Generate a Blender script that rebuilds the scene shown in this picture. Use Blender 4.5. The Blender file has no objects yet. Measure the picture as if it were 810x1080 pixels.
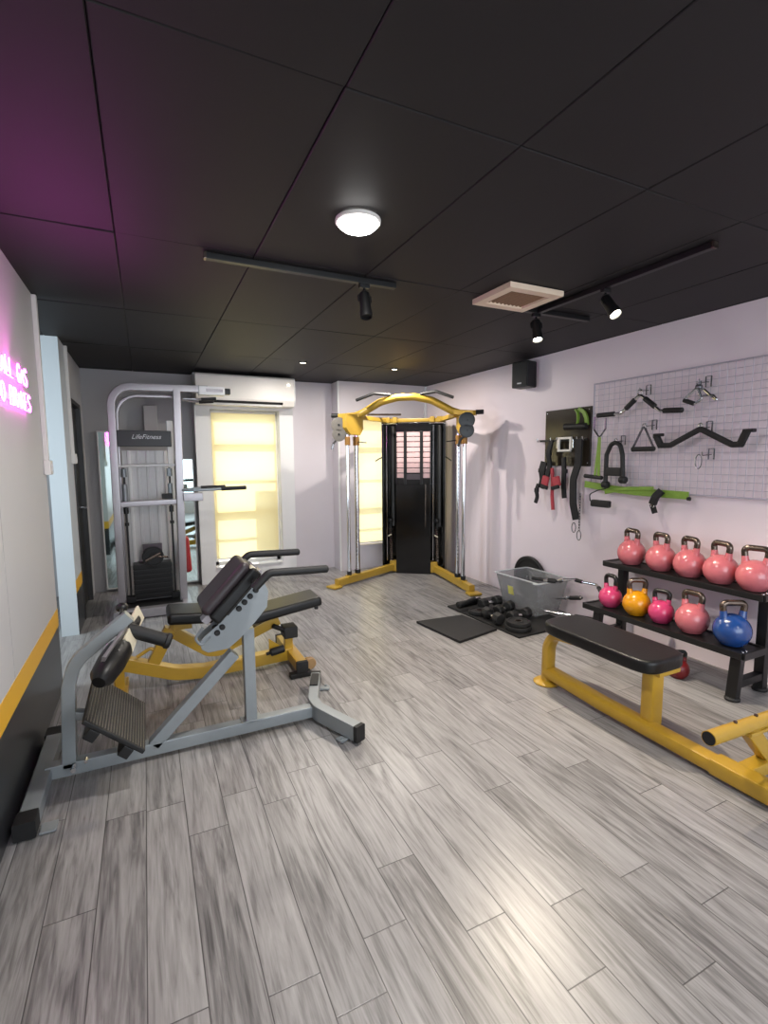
import bpy, bmesh, math, random
from mathutils import Vector, Matrix, Euler
random.seed(7)
PI = math.pi
SC = bpy.context.scene
COL = SC.collection

# ------------------------------------------------------------------ camera
cam_d = bpy.data.cameras.new('camera')
cam = bpy.data.objects.new('camera', cam_d)
COL.objects.link(cam)
cam_d.sensor_fit = 'VERTICAL'
cam_d.sensor_height = 36.0
cam_d.lens = 36.0 * 521.53 / 1080.0
cam_d.clip_start = 0.02
_yaw, _pitch, _roll = 0.4488, 0.10711, -0.00702
_f = Vector((math.sin(_yaw) * math.cos(_pitch), math.cos(_yaw) * math.cos(_pitch), -math.sin(_pitch)))
_r = Vector((math.cos(_yaw), -math.sin(_yaw), 0))
_u = _r.cross(_f)
_r, _u = math.cos(_roll) * _r + math.sin(_roll) * _u, -math.sin(_roll) * _r + math.cos(_roll) * _u
cam.matrix_world = Matrix(((_r.x, _u.x, -_f.x, 0), (_r.y, _u.y, -_f.y, 0), (_r.z, _u.z, -_f.z, 1.5), (0, 0, 0, 1)))
SC.camera = cam

# ------------------------------------------------------------------ world, sun, big lights, exposure
W = bpy.data.worlds.new('world')
SC.world = W
W.use_nodes = True
W.node_tree.nodes['Background'].inputs[0].default_value = (0.80, 0.90, 1.0, 1)
W.node_tree.nodes['Background'].inputs[1].default_value = 3.2
SC.view_settings.view_transform = 'Standard'
SC.view_settings.look = 'None'
SC.view_settings.gamma = 1.0
SC.view_settings.exposure = 0.05
SC.view_settings.use_curve_mapping = False
SC.cycles.use_denoising = True
SC.cycles.max_bounces = 8
SC.cycles.sample_clamp_indirect = 6.0
SC.cycles.caustics_reflective = False


def light(name, kind, loc, energy, color=(1, 1, 1), aim=None, **kw):
    d = bpy.data.lights.new(name, kind)
    d.energy = energy
    d.color = color
    for k, v in kw.items():
        setattr(d, k, v)
    o = bpy.data.objects.new(name, d)
    COL.objects.link(o)
    o.location = loc
    if aim is not None:
        o.rotation_euler = (Vector(aim) - Vector(loc)).to_track_quat('-Z', 'Y').to_euler()
    return o


# sun outside the back windows, behind the blinds
light('sun', 'SUN', (1.5, 12, 6), 4.6, (1.0, 0.93, 0.80), aim=(1.3, 6.0, 2.6), angle=0.02)
# daylight of the glazed front of the room, behind the camera
light('daylight_front', 'AREA', (1.5, -2.1, 1.45), 50, (0.86, 0.93, 1.0), aim=(1.5, 2.0, 0.7), shape='RECTANGLE', size=3.4, size_y=2.0)
# light of the room next door, through the opening in the left wall
light('daylight_side_room', 'AREA', (-2.2, 4.1, 1.5), 60, (0.78, 0.92, 1.0), aim=(-0.5, 4.7, 1.0), shape='RECTANGLE', size=1.2, size_y=2.0)

# ------------------------------------------------------------------ node materials
MATS = {}


def srgb(r, g, b):
    def c(v):
        v /= 255.0
        return v / 12.92 if v <= 0.04045 else ((v + 0.055) / 1.055) ** 2.4
    return (c(r), c(g), c(b), 1.0)


def mat(name, rgb, rough=0.5, metal=0.0, spec=0.5, noise=0.06, nscale=30.0, bump=0.0, coat=0.0, **kw):
    m = bpy.data.materials.new(name)
    m.use_nodes = True
    nt = m.node_tree
    p = nt.nodes['Principled BSDF']
    col = srgb(*rgb)
    p.inputs['Roughness'].default_value = rough
    p.inputs['Metallic'].default_value = metal
    p.inputs['Specular IOR Level'].default_value = spec
    p.inputs['Coat Weight'].default_value = coat
    tc = nt.nodes.new('ShaderNodeTexCoord')
    nz = nt.nodes.new('ShaderNodeTexNoise')
    nz.inputs['Scale'].default_value = nscale
    nz.inputs['Detail'].default_value = 4
    nt.links.new(tc.outputs['Object'], nz.inputs['Vector'])
    mx = nt.nodes.new('ShaderNodeMix')
    mx.data_type = 'RGBA'
    mx.inputs[6].default_value = tuple(c * (1 - noise) for c in col[:3]) + (1,)
    mx.inputs[7].default_value = tuple(min(1, c * (1 + noise)) for c in col[:3]) + (1,)
    nt.links.new(nz.outputs['Fac'], mx.inputs[0])
    nt.links.new(mx.outputs[2], p.inputs['Base Color'])
    if bump:
        b = nt.nodes.new('ShaderNodeBump')
        b.inputs['Strength'].default_value = bump
        b.inputs['Distance'].default_value = 0.004
        nt.links.new(nz.outputs['Fac'], b.inputs['Height'])
        nt.links.new(b.outputs['Normal'], p.inputs['Normal'])
    for k, v in kw.items():
        p.inputs[k.replace('_', ' ')].default_value = v
    MATS[name] = m
    return m


def emis(name, rgb, strength):
    m = bpy.data.materials.new(name)
    m.use_nodes = True
    p = m.node_tree.nodes['Principled BSDF']
    p.inputs['Base Color'].default_value = (0.8, 0.8, 0.8, 1)
    p.inputs['Emission Color'].default_value = (*rgb, 1)
    p.inputs['Emission Strength'].default_value = strength
    MATS[name] = m
    return m


wall_white = mat('wall_paint_lavender', (226, 214, 221), 0.42, noise=0.02, nscale=3)
wall_grey = mat('wall_paint_grey_white', (200, 199, 200), 0.45, noise=0.03, nscale=4)
wall_cool = mat('pillar_paint', (205, 212, 216), 0.5, noise=0.02, nscale=4)
wall_back_m = mat('back_wall_paint', (208, 202, 208), 0.5, noise=0.03, nscale=4)
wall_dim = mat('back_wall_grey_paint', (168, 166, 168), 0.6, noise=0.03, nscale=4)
stripe_m = mat('yellow_stripe_paint', (232, 178, 52), 0.5, noise=0.03)
dado_m = mat('dark_dado_paint', (42, 43, 46), 0.28, noise=0.15, nscale=6)
ceil_m = mat('black_ceiling_board', (31, 29, 31), 0.6, spec=0.3, noise=0.10, nscale=5)
black_gap = mat('black_gap', (12, 12, 12), 0.8)
silver = mat('silver_grey_paint', (140, 146, 149), 0.34, metal=0.25, noise=0.05)
silver2 = mat('satin_aluminium_frame', (156, 151, 154), 0.30, metal=0.55, noise=0.05)
yellow = mat('yellow_powder_coat', (174, 138, 42), 0.33, noise=0.06, coat=0.15)
yellow2 = mat('yellow_cable_frame_coat', (176, 142, 52), 0.36, noise=0.06)
vinyl = mat('black_vinyl', (15, 15, 16), 0.40, spec=0.35, noise=0.15, nscale=60, bump=0.15)
vinyl2 = mat('brown_black_vinyl', (46, 38, 42), 0.42, noise=0.12, nscale=60, bump=0.15)
rubber = mat('black_rubber', (17, 17, 18), 0.6, noise=0.2, nscale=90, bump=0.2)
black_steel = mat('black_steel', (15, 15, 16), 0.42, noise=0.1)
black_gloss = mat('black_gloss_panel', (14, 14, 15), 0.14, noise=0.1)
chrome = mat('chrome', (215, 215, 218), 0.14, metal=1.0, noise=0.02)
iron = mat('worn_iron', (104, 92, 84), 0.27, metal=0.9, noise=0.35, nscale=25)
dark_chrome = mat('dark_chrome', (118, 118, 122), 0.25, metal=0.9)
white_pl = mat('white_plastic', (228, 224, 218), 0.4, noise=0.02)
white_fr = mat('white_window_frame', (226, 226, 226), 0.4, noise=0.02)
beige = mat('beige_frame', (232, 210, 186), 0.5, noise=0.05)
beige_gr = mat('tan_grille', (150, 120, 96), 0.7, noise=0.2, nscale=80)
pink = mat('salmon_pink_enamel', (190, 104, 112), 0.22, noise=0.16, nscale=28, coat=0.3)
hot_pink = mat('hot_pink_enamel', (192, 62, 108), 0.22, noise=0.14, nscale=28, coat=0.3)
gold = mat('yellow_enamel', (208, 142, 18), 0.22, noise=0.2, nscale=26, coat=0.3)
blue = mat('blue_enamel', (30, 66, 128), 0.22, noise=0.3, nscale=22, coat=0.3)
red_en = mat('red_enamel', (104, 16, 20), 0.4, noise=0.15, nscale=26)
red_v = mat('red_vinyl', (150, 30, 36), 0.45, noise=0.1)
green_m = mat('green_band', (122, 156, 58), 0.5, noise=0.15, nscale=40)
grid_m = mat('pale_grid_wire', (176, 170, 184), 0.4, noise=0.02)
coral = mat('coral_webbing', (170, 58, 68), 0.7, noise=0.2)
navy = mat('black_webbing', (13, 13, 17), 0.7, noise=0.2)
ply = mat('pale_plywood_edge', (222, 212, 186), 0.6, noise=0.08)
plate_lbl = mat('pinkish_weight_plate', (226, 190, 190), 0.45, noise=0.08)
plate_gr = mat('grey_top_plate', (84, 74, 80), 0.5, noise=0.1)
reflection_m = mat('ribbed_grey_reflection', (206, 205, 204), 0.3, noise=0.05)
logo_m = mat('pale_logo', (205, 205, 208), 0.4)
sticker_m = mat('yellow_sticker', (206, 200, 110), 0.5)
mirror_m = mat('mirror_glass', (205, 222, 220), 0.03, metal=1.0, noise=0.01)
dark_mirror = mat('dark_tinted_panel', (52, 46, 38), 0.12, noise=0.1)
door_m = mat('dark_door', (46, 45, 46), 0.45, noise=0.1)
concrete = mat('pale_concrete', (190, 184, 170), 0.8, noise=0.1)
lamp_m = emis('lamp_diffuser', (1.0, 0.98, 0.95), 22)
small_lamp = emis('small_lamp_diffuser', (1.0, 0.92, 0.75), 14)
spot_lamp = emis('spot_lamp_lens', (1.0, 0.93, 0.72), 30)
neon = emis('pink_neon_tube', (1.0, 0.05, 0.75), 14.0)


def glassy(name, rgb, transp, rough=0.1, alpha_diff=0.3):
    m = bpy.data.materials.new(name)
    m.use_nodes = True
    nt = m.node_tree
    nt.nodes.remove(nt.nodes['Principled BSDF'])
    out = nt.nodes['Material Output']
    t = nt.nodes.new('ShaderNodeBsdfTransparent')
    t.inputs[0].default_value = (0.97, 0.98, 0.98, 1)
    p = nt.nodes.new('ShaderNodeBsdfPrincipled')
    p.inputs['Base Color'].default_value = srgb(*rgb)
    p.inputs['Roughness'].default_value = rough
    mx = nt.nodes.new('ShaderNodeMixShader')
    mx.inputs[0].default_value = 1 - transp
    nt.links.new(t.outputs[0], mx.inputs[1])
    nt.links.new(p.outputs[0], mx.inputs[2])
    nt.links.new(mx.outputs[0], out.inputs[0])
    MATS[name] = m
    return m


bin_m = glassy('clear_frosted_plastic', (158, 158, 160), 0.60, 0.2)
glass_m = glassy('window_glass', (230, 240, 240), 0.92, 0.02)


def blind_material():
    m = bpy.data.materials.new('cream_roller_blind')
    m.use_nodes = True
    nt = m.node_tree
    nt.nodes.remove(nt.nodes['Principled BSDF'])
    out = nt.nodes['Material Output']
    tr = nt.nodes.new('ShaderNodeBsdfTranslucent')
    tr.inputs[0].default_value = srgb(252, 234, 182)
    di = nt.nodes.new('ShaderNodeBsdfDiffuse')
    di.inputs[0].default_value = srgb(240, 226, 182)
    tc = nt.nodes.new('ShaderNodeTexCoord')
    wv = nt.nodes.new('ShaderNodeTexNoise')
    wv.inputs['Scale'].default_value = 120
    nt.links.new(tc.outputs['Object'], wv.inputs['Vector'])
    mr = nt.nodes.new('ShaderNodeMapRange')
    mr.inputs[3].default_value = 0.28
    mr.inputs[4].default_value = 0.40
    nt.links.new(wv.outputs['Fac'], mr.inputs[0])
    mx = nt.nodes.new('ShaderNodeMixShader')
    nt.links.new(mr.outputs[0], mx.inputs[0])
    nt.links.new(tr.outputs[0], mx.inputs[1])
    nt.links.new(di.outputs[0], mx.inputs[2])
    nt.links.new(mx.outputs[0], out.inputs[0])
    return m


blind_m = blind_material()


def floor_material():
    m = bpy.data.materials.new('grey_wood_plank_vinyl')
    m.use_nodes = True
    nt = m.node_tree
    N, L = nt.nodes, nt.links
    p = N['Principled BSDF']
    tc = N.new('ShaderNodeTexCoord')
    sp = N.new('ShaderNodeSeparateXYZ')
    L.new(tc.outputs['Object'], sp.inputs[0])

    def mth(op, a, b=None, c=None):
        n = N.new('ShaderNodeMath')
        n.operation = op
        for i, v in enumerate((a, b, c)):
            if v is None:
                continue
            if isinstance(v, (int, float)):
                n.inputs[i].default_value = v
            else:
                L.new(v, n.inputs[i])
        return n.outputs[0]
    WID, LEN = 0.153, 0.92
    u = mth('DIVIDE', mth('ADD', sp.outputs['X'], 10.0 * WID - 0.082), WID)
    row = mth('FLOOR', u)
    fu = mth('SUBTRACT', u, row)
    wn = N.new('ShaderNodeTexWhiteNoise')
    wn.noise_dimensions = '1D'
    L.new(row, wn.inputs['W'])
    v = mth('ADD', mth('DIVIDE', sp.outputs['Y'], LEN), mth('MULTIPLY', wn.outputs['Value'], 7.0))
    colm = mth('FLOOR', v)
    fv = mth('SUBTRACT', v, colm)
    cx = N.new('ShaderNodeCombineXYZ')
    L.new(row, cx.inputs[0])
    L.new(colm, cx.inputs[1])
    w2 = N.new('ShaderNodeTexWhiteNoise')
    w2.noise_dimensions = '2D'
    L.new(cx.outputs[0], w2.inputs['Vector'])
    # grain: stretched along the plank, shifted per plank
    gx = N.new('ShaderNodeCombineXYZ')
    L.new(mth('MULTIPLY', sp.outputs['X'], 62.0), gx.inputs[0])
    L.new(mth('MULTIPLY', sp.outputs['Y'], 3.6), gx.inputs[1])
    L.new(mth('MULTIPLY', w2.outputs['Value'], 57.0), gx.inputs[2])
    n1 = N.new('ShaderNodeTexNoise')
    n1.inputs['Scale'].default_value = 1.0
    n1.inputs['Detail'].default_value = 7
    n1.inputs['Roughness'].default_value = 0.62
    n1.inputs['Distortion'].default_value = 1.3
    L.new(gx.outputs[0], n1.inputs['Vector'])
    gx2 = N.new('ShaderNodeCombineXYZ')
    L.new(mth('MULTIPLY', sp.outputs['X'], 17.0), gx2.inputs[0])
    L.new(mth('MULTIPLY', sp.outputs['Y'], 1.5), gx2.inputs[1])
    L.new(mth('MULTIPLY', w2.outputs['Value'], 31.0), gx2.inputs[2])
    n2 = N.new('ShaderNodeTexNoise')
    n2.inputs['Scale'].default_value = 1.0
    n2.inputs['Detail'].default_value = 3
    n2.inputs['Distortion'].default_value = 2.4
    L.new(gx2.outputs[0], n2.inputs['Vector'])
    g = mth('ADD', mth('MULTIPLY', n1.outputs['Fac'], 0.46), mth('MULTIPLY', n2.outputs['Fac'], 0.54))
    g = mth('ADD', g, mth('MULTIPLY', mth('SUBTRACT', w2.outputs['Value'], 0.5), 0.10))
    rp = N.new('ShaderNodeValToRGB')
    e = rp.color_ramp.elements
    e[0].position, e[0].color = 0.30, srgb(80, 78, 79)
    e[1].position, e[1].color = 0.72, srgb(162, 160, 160)
    for pos, c in ((0.42, (116, 114, 114)), (0.52, (139, 137, 137))):
        k = e.new(pos)
        k.color = srgb(*c)
    L.new(g, rp.inputs[0])
    # joints
    du = mth('MULTIPLY', mth('MINIMUM', fu, mth('SUBTRACT', 1.0, fu)), WID)
    dv = mth('MULTIPLY', mth('MINIMUM', fv, mth('SUBTRACT', 1.0, fv)), LEN)
    d = mth('MINIMUM', du, dv)
    jr = N.new('ShaderNodeMapRange')
    jr.inputs[1].default_value = 0.0008
    jr.inputs[2].default_value = 0.0026
    jr.inputs[3].default_value = 0.86
    jr.inputs[4].default_value = 0.0
    L.new(d, jr.inputs[0])
    mx = N.new('ShaderNodeMix')
    mx.data_type = 'RGBA'
    L.new(jr.outputs[0], mx.inputs[0])
    L.new(rp.outputs[0], mx.inputs[6])
    mx.inputs[7].default_value = srgb(48, 46, 47)
    L.new(mx.outputs[2], p.inputs['Base Color'])
    rr = N.new('ShaderNodeMapRange')
    rr.inputs[3].default_value = 0.42
    rr.inputs[4].default_value = 0.27
    L.new(g, rr.inputs[0])
    L.new(rr.outputs[0], p.inputs['Roughness'])
    b = N.new('ShaderNodeBump')
    b.inputs['Strength'].default_value = 0.25
    b.inputs['Distance'].default_value = 0.002
    L.new(mth('SUBTRACT', g, mth('MULTIPLY', jr.outputs[0], 0.8)), b.inputs['Height'])
    L.new(b.outputs['Normal'], p.inputs['Normal'])
    return m


floor_m = floor_material()

# ------------------------------------------------------------------ mesh helpers
V = Vector


def rrect(w, h, r=0.0, seg=3):
    if r <= 0:
        return [(-w / 2, -h / 2), (w / 2, -h / 2), (w / 2, h / 2), (-w / 2, h / 2)]
    out = []
    for cx, cy, a0 in ((w / 2 - r, -h / 2 + r, -PI / 2), (w / 2 - r, h / 2 - r, 0), (-w / 2 + r, h / 2 - r, PI / 2), (-w / 2 + r, -h / 2 + r, PI)):
        for k in range(seg + 1):
            a = a0 + k / seg * PI / 2
            out.append((cx + r * math.cos(a), cy + r * math.sin(a)))
    return out


def circ(r, n=14):
    return [(r * math.cos(2 * PI * k / n), r * math.sin(2 * PI * k / n)) for k in range(n)]


def fillet(pts, r, seg=6, closed=False):
    pts = [V(p) for p in pts]
    n = len(pts)
    out = []
    for i, p in enumerate(pts):
        if not closed and i in (0, n - 1):
            out.append(p)
            continue
        a, b = pts[i - 1] - p, pts[(i + 1) % n] - p
        la, lb = a.length, b.length
        a.normalize()
        b.normalize()
        ang = a.angle(b)
        if ang > PI - 0.02:
            out.append(p)
            continue
        t = min(r / math.tan(ang / 2), 0.49 * la, 0.49 * lb)
        rr = t * math.tan(ang / 2)
        c = p + (a + b).normalized() * (rr / math.sin(ang / 2))
        s, e = p + a * t - c, p + b * t - c
        for k in range(seg + 1):
            out.append(c + s.normalized().slerp(e.normalized(), k / seg) * rr)
    return out


class MB:
    def __init__(self):
        self.bm = bmesh.new()

    def box(self, c, s, rot=None, bev=0.0, seg=2):
        m = Matrix.Translation(V(c))
        if rot is not None:
            m = m @ (rot.to_4x4() if isinstance(rot, Matrix) else Euler(rot).to_matrix().to_4x4())
        m = m @ Matrix.Diagonal((s[0], s[1], s[2], 1))
        g = bmesh.ops.create_cube(self.bm, size=1.0, matrix=m)
        if bev > 0:
            vs = set(g['verts'])
            es = [e for e in self.bm.edges if e.verts[0] in vs and e.verts[1] in vs]
            bmesh.ops.bevel(self.bm, geom=es, offset=min(bev, 0.49 * min(s)), segments=seg, profile=0.5, affect='EDGES')
        return self

    def b2(self, x0, x1, y0, y1, z0, z1, bev=0.0, seg=2):
        return self.box(((x0 + x1) / 2, (y0 + y1) / 2, (z0 + z1) / 2), (abs(x1 - x0), abs(y1 - y0), abs(z1 - z0)), None, bev, seg)

    def sweep(self, pts, prof, n=None, closed=False, caps=True, scale=None):
        pts = [V(p) for p in pts]
        q = [pts[0]]
        for p in pts[1:]:
            if (p - q[-1]).length > 1e-5:
                q.append(p)
        pts = q
        N = len(pts)
        rings = []
        a = None
        for i, p in enumerate(pts):
            if closed:
                t0, t1 = (p - pts[i - 1]).normalized(), (pts[(i + 1) % N] - p).normalized()
            else:
                t0 = (p - pts[i - 1]).normalized() if i else (pts[1] - p).normalized()
                t1 = (pts[i + 1] - p).normalized() if i < N - 1 else t0
            t = (t0 + t1)
            t = t.normalized() if t.length > 1e-6 else t1
            sc = 1.0
            if n is not None:
                a = V(n).normalized()
                a = (a - t * a.dot(t)).normalized()
                sc = 1.0 / max(0.5, t.dot(t1))
            else:
                if a is None:
                    h = V((0, 0, 1)) if abs(t.z) < 0.9 else V((1, 0, 0))
                    a = (h - t * h.dot(t)).normalized()
                else:
                    a = (a - t * a.dot(t)).normalized()
            b = t.cross(a)
            k = scale[i] if scale else 1.0
            rings.append([self.bm.verts.new(p + a * (x * k) + b * (y * sc * k)) for x, y in prof])
        M = len(prof)
        for i in range(N if closed else N - 1):
            A, B = rings[i], rings[(i + 1) % N]
            for j in range(M):
                try:
                    self.bm.faces.new((A[j], A[(j + 1) % M], B[(j + 1) % M], B[j]))
                except ValueError:
                    pass
        if caps and not closed:
            self.bm.faces.new(rings[0][::-1])
            self.bm.faces.new(rings[-1])
        return self

    def tube(self, pts, r, n=12, fil=0.0, closed=False, seg=6, scale=None):
        if fil > 0:
            pts = fillet(pts, fil, seg, closed)
        return self.sweep(pts, circ(r, n), None, closed, True, scale)

    def bar(self, pts, w, h, n, fil=0.0, r=0.006, seg=6):
        """rectangular tube: w along n, h in the plane of the path"""
        if fil > 0:
            pts = fillet(pts, fil, seg)
        return self.sweep(pts, rrect(w, h, r, 2), n)

    def cyl(self, p0, p1, r0, r1=None, n=20, bev=0.0):
        p0, p1 = V(p0), V(p1)
        r1 = r0 if r1 is None else r1
        d = (p1 - p0)
        if bev > 0:
            k = d.normalized() * bev
            return self.sweep([p0, p0 + k, p1 - k, p1], circ(1.0, n), None, scale=[r0 - bev, r0, r1, r1 - bev])
        return self.sweep([p0, p1], circ(1.0, n), None, scale=[r0, r1])

    def lathe(self, prof, c, axis=(0, 0, 1), n=28):
        c, axis = V(c), V(axis).normalized()
        h = V((0, 0, 1)) if abs(axis.z) < 0.9 else V((1, 0, 0))
        a = (h - axis * h.dot(axis)).normalized()
        b = axis.cross(a)
        rings = []
        for r, z in prof:
            if r < 1e-5:
                rings.append([self.bm.verts.new(c + axis * z)])
            else:
                rings.append([self.bm.verts.new(c + axis * z + (a * math.cos(2 * PI * k / n) + b * math.sin(2 * PI * k / n)) * r) for k in range(n)])
        for A, B in zip(rings, rings[1:]):
            for k in range(n):
                k2 = (k + 1) % n
                if len(A) == 1 and len(B) == 1:
                    continue
                if len(A) == 1:
                    self.bm.faces.new((A[0], B[k2], B[k]))
                elif len(B) == 1:
                    self.bm.faces.new((A[k], A[k2], B[0]))
                else:
                    self.bm.faces.new((A[k], A[k2], B[k2], B[k]))
        return self

    def prism(self, poly, vec, bev=0.0):
        vec = V(vec)
        A = [self.bm.verts.new(V(p)) for p in poly]
        B = [self.bm.verts.new(V(p) + vec) for p in poly]
        n = len(A)
        fs = [self.bm.faces.new(A[::-1]), self.bm.faces.new(B)]
        for k in range(n):
            fs.append(self.bm.faces.new((A[k], A[(k + 1) % n], B[(k + 1) % n], B[k])))
        if bev > 0:
            es = list({e for f in fs for e in f.edges})
            bmesh.ops.bevel(self.bm, geom=es, offset=bev, segments=2, profile=0.5, affect='EDGES')
        return self

    def sphere(self, c, r, sc=(1, 1, 1), n=20):
        m = Matrix.Translation(V(c)) @ Matrix.Diagonal((r * sc[0], r * sc[1], r * sc[2], 1))
        bmesh.ops.create_uvsphere(self.bm, u_segments=n, v_segments=max(8, n // 2), radius=1.0, matrix=m)
        return self

    def text(self, s, size, mw, depth=0.002, shear=0.0, align='CENTER'):
        cu = bpy.data.curves.new('text', 'FONT')
        cu.body = s
        cu.size = size
        cu.extrude = depth
        cu.shear = shear
        cu.align_x = align
        cu.align_y = 'CENTER'
        o = bpy.data.objects.new('text', cu)
        COL.objects.link(o)
        dg = bpy.context.evaluated_depsgraph_get()
        me = bpy.data.meshes.new_from_object(o.evaluated_get(dg))
        me.transform(mw)
        self.bm.from_mesh(me)
        bpy.data.objects.remove(o)
        bpy.data.meshes.remove(me)
        return self


def root_loc(o):
    while o.parent:
        o = o.parent
    return o['_loc']


def thing(name, label, cat, loc, group=None, rz=0.0):
    o = bpy.data.objects.new(name, None)
    COL.objects.link(o)
    o.location = loc
    o.rotation_euler = (0, 0, rz)
    o.empty_display_size = 0.1
    o['label'] = label
    o['category'] = cat
    o['_loc'] = tuple(loc) if rz == 0 else (0.0, 0.0, 0.0)
    if group:
        o['group'] = group
    return o


def obj(name, b, m, parent=None, label=None, smooth=35, local=False):
    bm = b.bm
    if parent is not None and not local:
        off = V(root_loc(parent))
        for v in bm.verts:
            v.co -= off
    loc = V((0, 0, 0))
    if parent is None:
        xs = [v.co for v in bm.verts]
        loc = V(((min(p.x for p in xs) + max(p.x for p in xs)) / 2, (min(p.y for p in xs) + max(p.y for p in xs)) / 2, min(p.z for p in xs)))
        for v in bm.verts:
            v.co -= loc
    bmesh.ops.recalc_face_normals(bm, faces=bm.faces)
    me = bpy.data.meshes.new(name)
    bm.to_mesh(me)
    bm.free()
    me.materials.append(m)
    if smooth:
        me.polygons.foreach_set('use_smooth', [True] * len(me.polygons))
        me.set_sharp_from_angle(angle=math.radians(smooth))
    o = bpy.data.objects.new(name, me)
    COL.objects.link(o)
    if smooth:
        wn = o.modifiers.new('weighted', 'WEIGHTED_NORMAL')
        wn.keep_sharp = True
    if parent is not None:
        o.parent = parent
    else:
        o.location = loc
        o['_loc'] = tuple(loc)
    if label:
        o['label'] = label
    return o


def solo(name, label, cat, b, m, group=None, **kw):
    o = obj(name, b, m, None, **kw)
    o['label'] = label
    o['category'] = cat
    if group:
        o['group'] = group
    return o


def struct(name, b, m, parent=None, **kw):
    o = obj(name, b, m, parent, **kw)
    if parent is None:
        o['kind'] = 'structure'
    return o


def dup(root, loc, rz, label):
    r = root.copy()
    COL.objects.link(r)
    r.location = loc
    r.rotation_euler = (0, 0, rz)
    r['label'] = label
    for ch in list(root.children):
        c = ch.copy()
        COL.objects.link(c)
        c.parent = r
        for g in list(ch.children):
            d = g.copy()
            COL.objects.link(d)
            d.parent = c
    return r


# ------------------------------------------------------------------ the room
XL, XR, ZC = -0.565, 3.63, 2.505
YB, YA, YW = 6.15, 6.42, 6.22
floor_b = MB()
floor_b.b2(-2.5, 3.75, -2.3, 6.6, -0.06, 0.0)
floor_o = struct('floor', floor_b, floor_m)
# keep the plank pattern in room coordinates
for v in floor_o.data.vertices:
    v.co += floor_o.location
floor_o.location = (0, 0, 0)

b = MB()
rnd = random.Random(3)
PX, PY = 0.612, 1.24
for i in range(-5, 7):
    for j in range(-3, 6):
        x0, y0 = -0.065 + i * PX, 1.36 + j * PY
        x1, y1 = min(x0 + PX, 3.75), min(y0 + PY, 6.6)
        x0, y0 = max(x0, -2.5), max(y0, -2.3)
        if x1 - x0 < 0.02 or y1 - y0 < 0.02:
            continue
        b.box(((x0 + x1) / 2, (y0 + y1) / 2, ZC + 0.013), (x1 - x0 - 0.0035, y1 - y0 - 0.0035, 0.02),
              (rnd.uniform(-1, 1) * 0.0035, rnd.uniform(-1, 1) * 0.005, 0), 0.003, 1)
b.b2(-2.5, 3.75, -2.3, 6.6, ZC + 0.03, ZC + 0.08)
struct('ceiling', b, ceil_m, smooth=0)

b = MB().b2(XL - 0.1, XL, -2.3, 3.775, 0.42, ZC + 0.02)
wl = struct('wall_left', b, wall_grey)
struct('dado_panel', MB().b2(XL - 0.1, XL, -2.3, 3.775, 0, 0.425), dado_m, wl)
struct('stripe', MB().b2(XL - 0.002, XL + 0.002, -2.3, 3.776, 0.425, 0.54).b2(XL - 0.1, XL + 0.001, 3.774, 3.777, 0.425, 0.54), stripe_m, wl)
g = MB()
for y in (-1.0, 0.2, 1.4, 2.6):
    g.b2(XL - 0.001, XL + 0.0008, y - 0.002, y + 0.002, 0.54, ZC)
struct('panel_joint', g, wall_dim, wl)

b = MB().b2(-0.715, -0.585, 4.9, 5.30, 0, ZC + 0.02)
struct('pillar_1', b, wall_cool)
b = MB().b2(-0.70, -0.585, 5.30, 5.36, 0.0, ZC + 0.02).b2(-0.70, -0.585, 6.12, 6.42, 0, ZC + 0.02).b2(-0.70, -0.585, 5.36, 6.12, 2.06, ZC + 0.02)
wf = struct('wall_left_far', b, wall_grey)
struct('stripe', MB().b2(-0.586, -0.582, 4.905, 5.33, 0.365, 0.475), stripe_m, wf)
struct('dado_panel', MB().b2(-0.586, -0.5825, 4.905, 5.33, 0, 0.365), dado_m, wf)

d1 = struct('door_1', MB().b2(-0.68, -0.62, 5.38, 6.10, 0.01, 2.04, 0.004), door_m)
struct('door_frame', MB().b2(-0.70, -0.575, 5.345, 5.385, 0, 2.08, 0.003).b2(-0.70, -0.575, 6.095, 6.135, 0, 2.08, 0.003).b2(-0.70, -0.575, 5.345, 6.135, 2.04, 2.08, 0.003), door_m, d1)
struct('door_handle', MB().cyl((-0.62, 6.0, 1.02), (-0.57, 6.0, 1.02), 0.012).tube([(-0.57, 6.0, 1.02), (-0.57, 5.88, 1.02)], 0.010).cyl((-0.622, 6.0, 1.02), (-0.612, 6.0, 1.02), 0.026), chrome, d1)

# back wall with the two window openings
b = MB()
b.b2(-2.5, 0.555, YA, 6.55, 0, ZC + 0.02)
struct('wall_back_corner', b, wall_dim)
b = MB()
b.b2(0.555, 0.725, YW, 6.55, 0, ZC + 0.02).b2(1.55, 1.725, YW, 6.55, 0, ZC + 0.02).b2(0.725, 1.55, YW, 6.55, 2.10, ZC + 0.02).b2(0.725, 1.55, YW, 6.55, 0, 0.19)
struct('wall_back_bay', b, white_fr)
struct('wall_back', MB().b2(1.725, 2.32, YA, 6.55, 0, ZC + 0.02), wall_back_m)
b = MB()
b.b2(2.32, 2.53, YB, 6.55, 0, ZC + 0.02).b2(3.30, XR + 0.1, YB, 6.55, 0, ZC + 0.02).b2(2.53, 3.30, YB, 6.55, 2.06, ZC + 0.02).b2(2.53, 3.30, YB, 6.55, 0, 0.33)
struct('wall_back_right', b, wall_back_m)
struct('wall_right', MB().b2(XR, XR + 0.1, -2.3, 6.2, 0, ZC + 0.02), wall_white)
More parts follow.
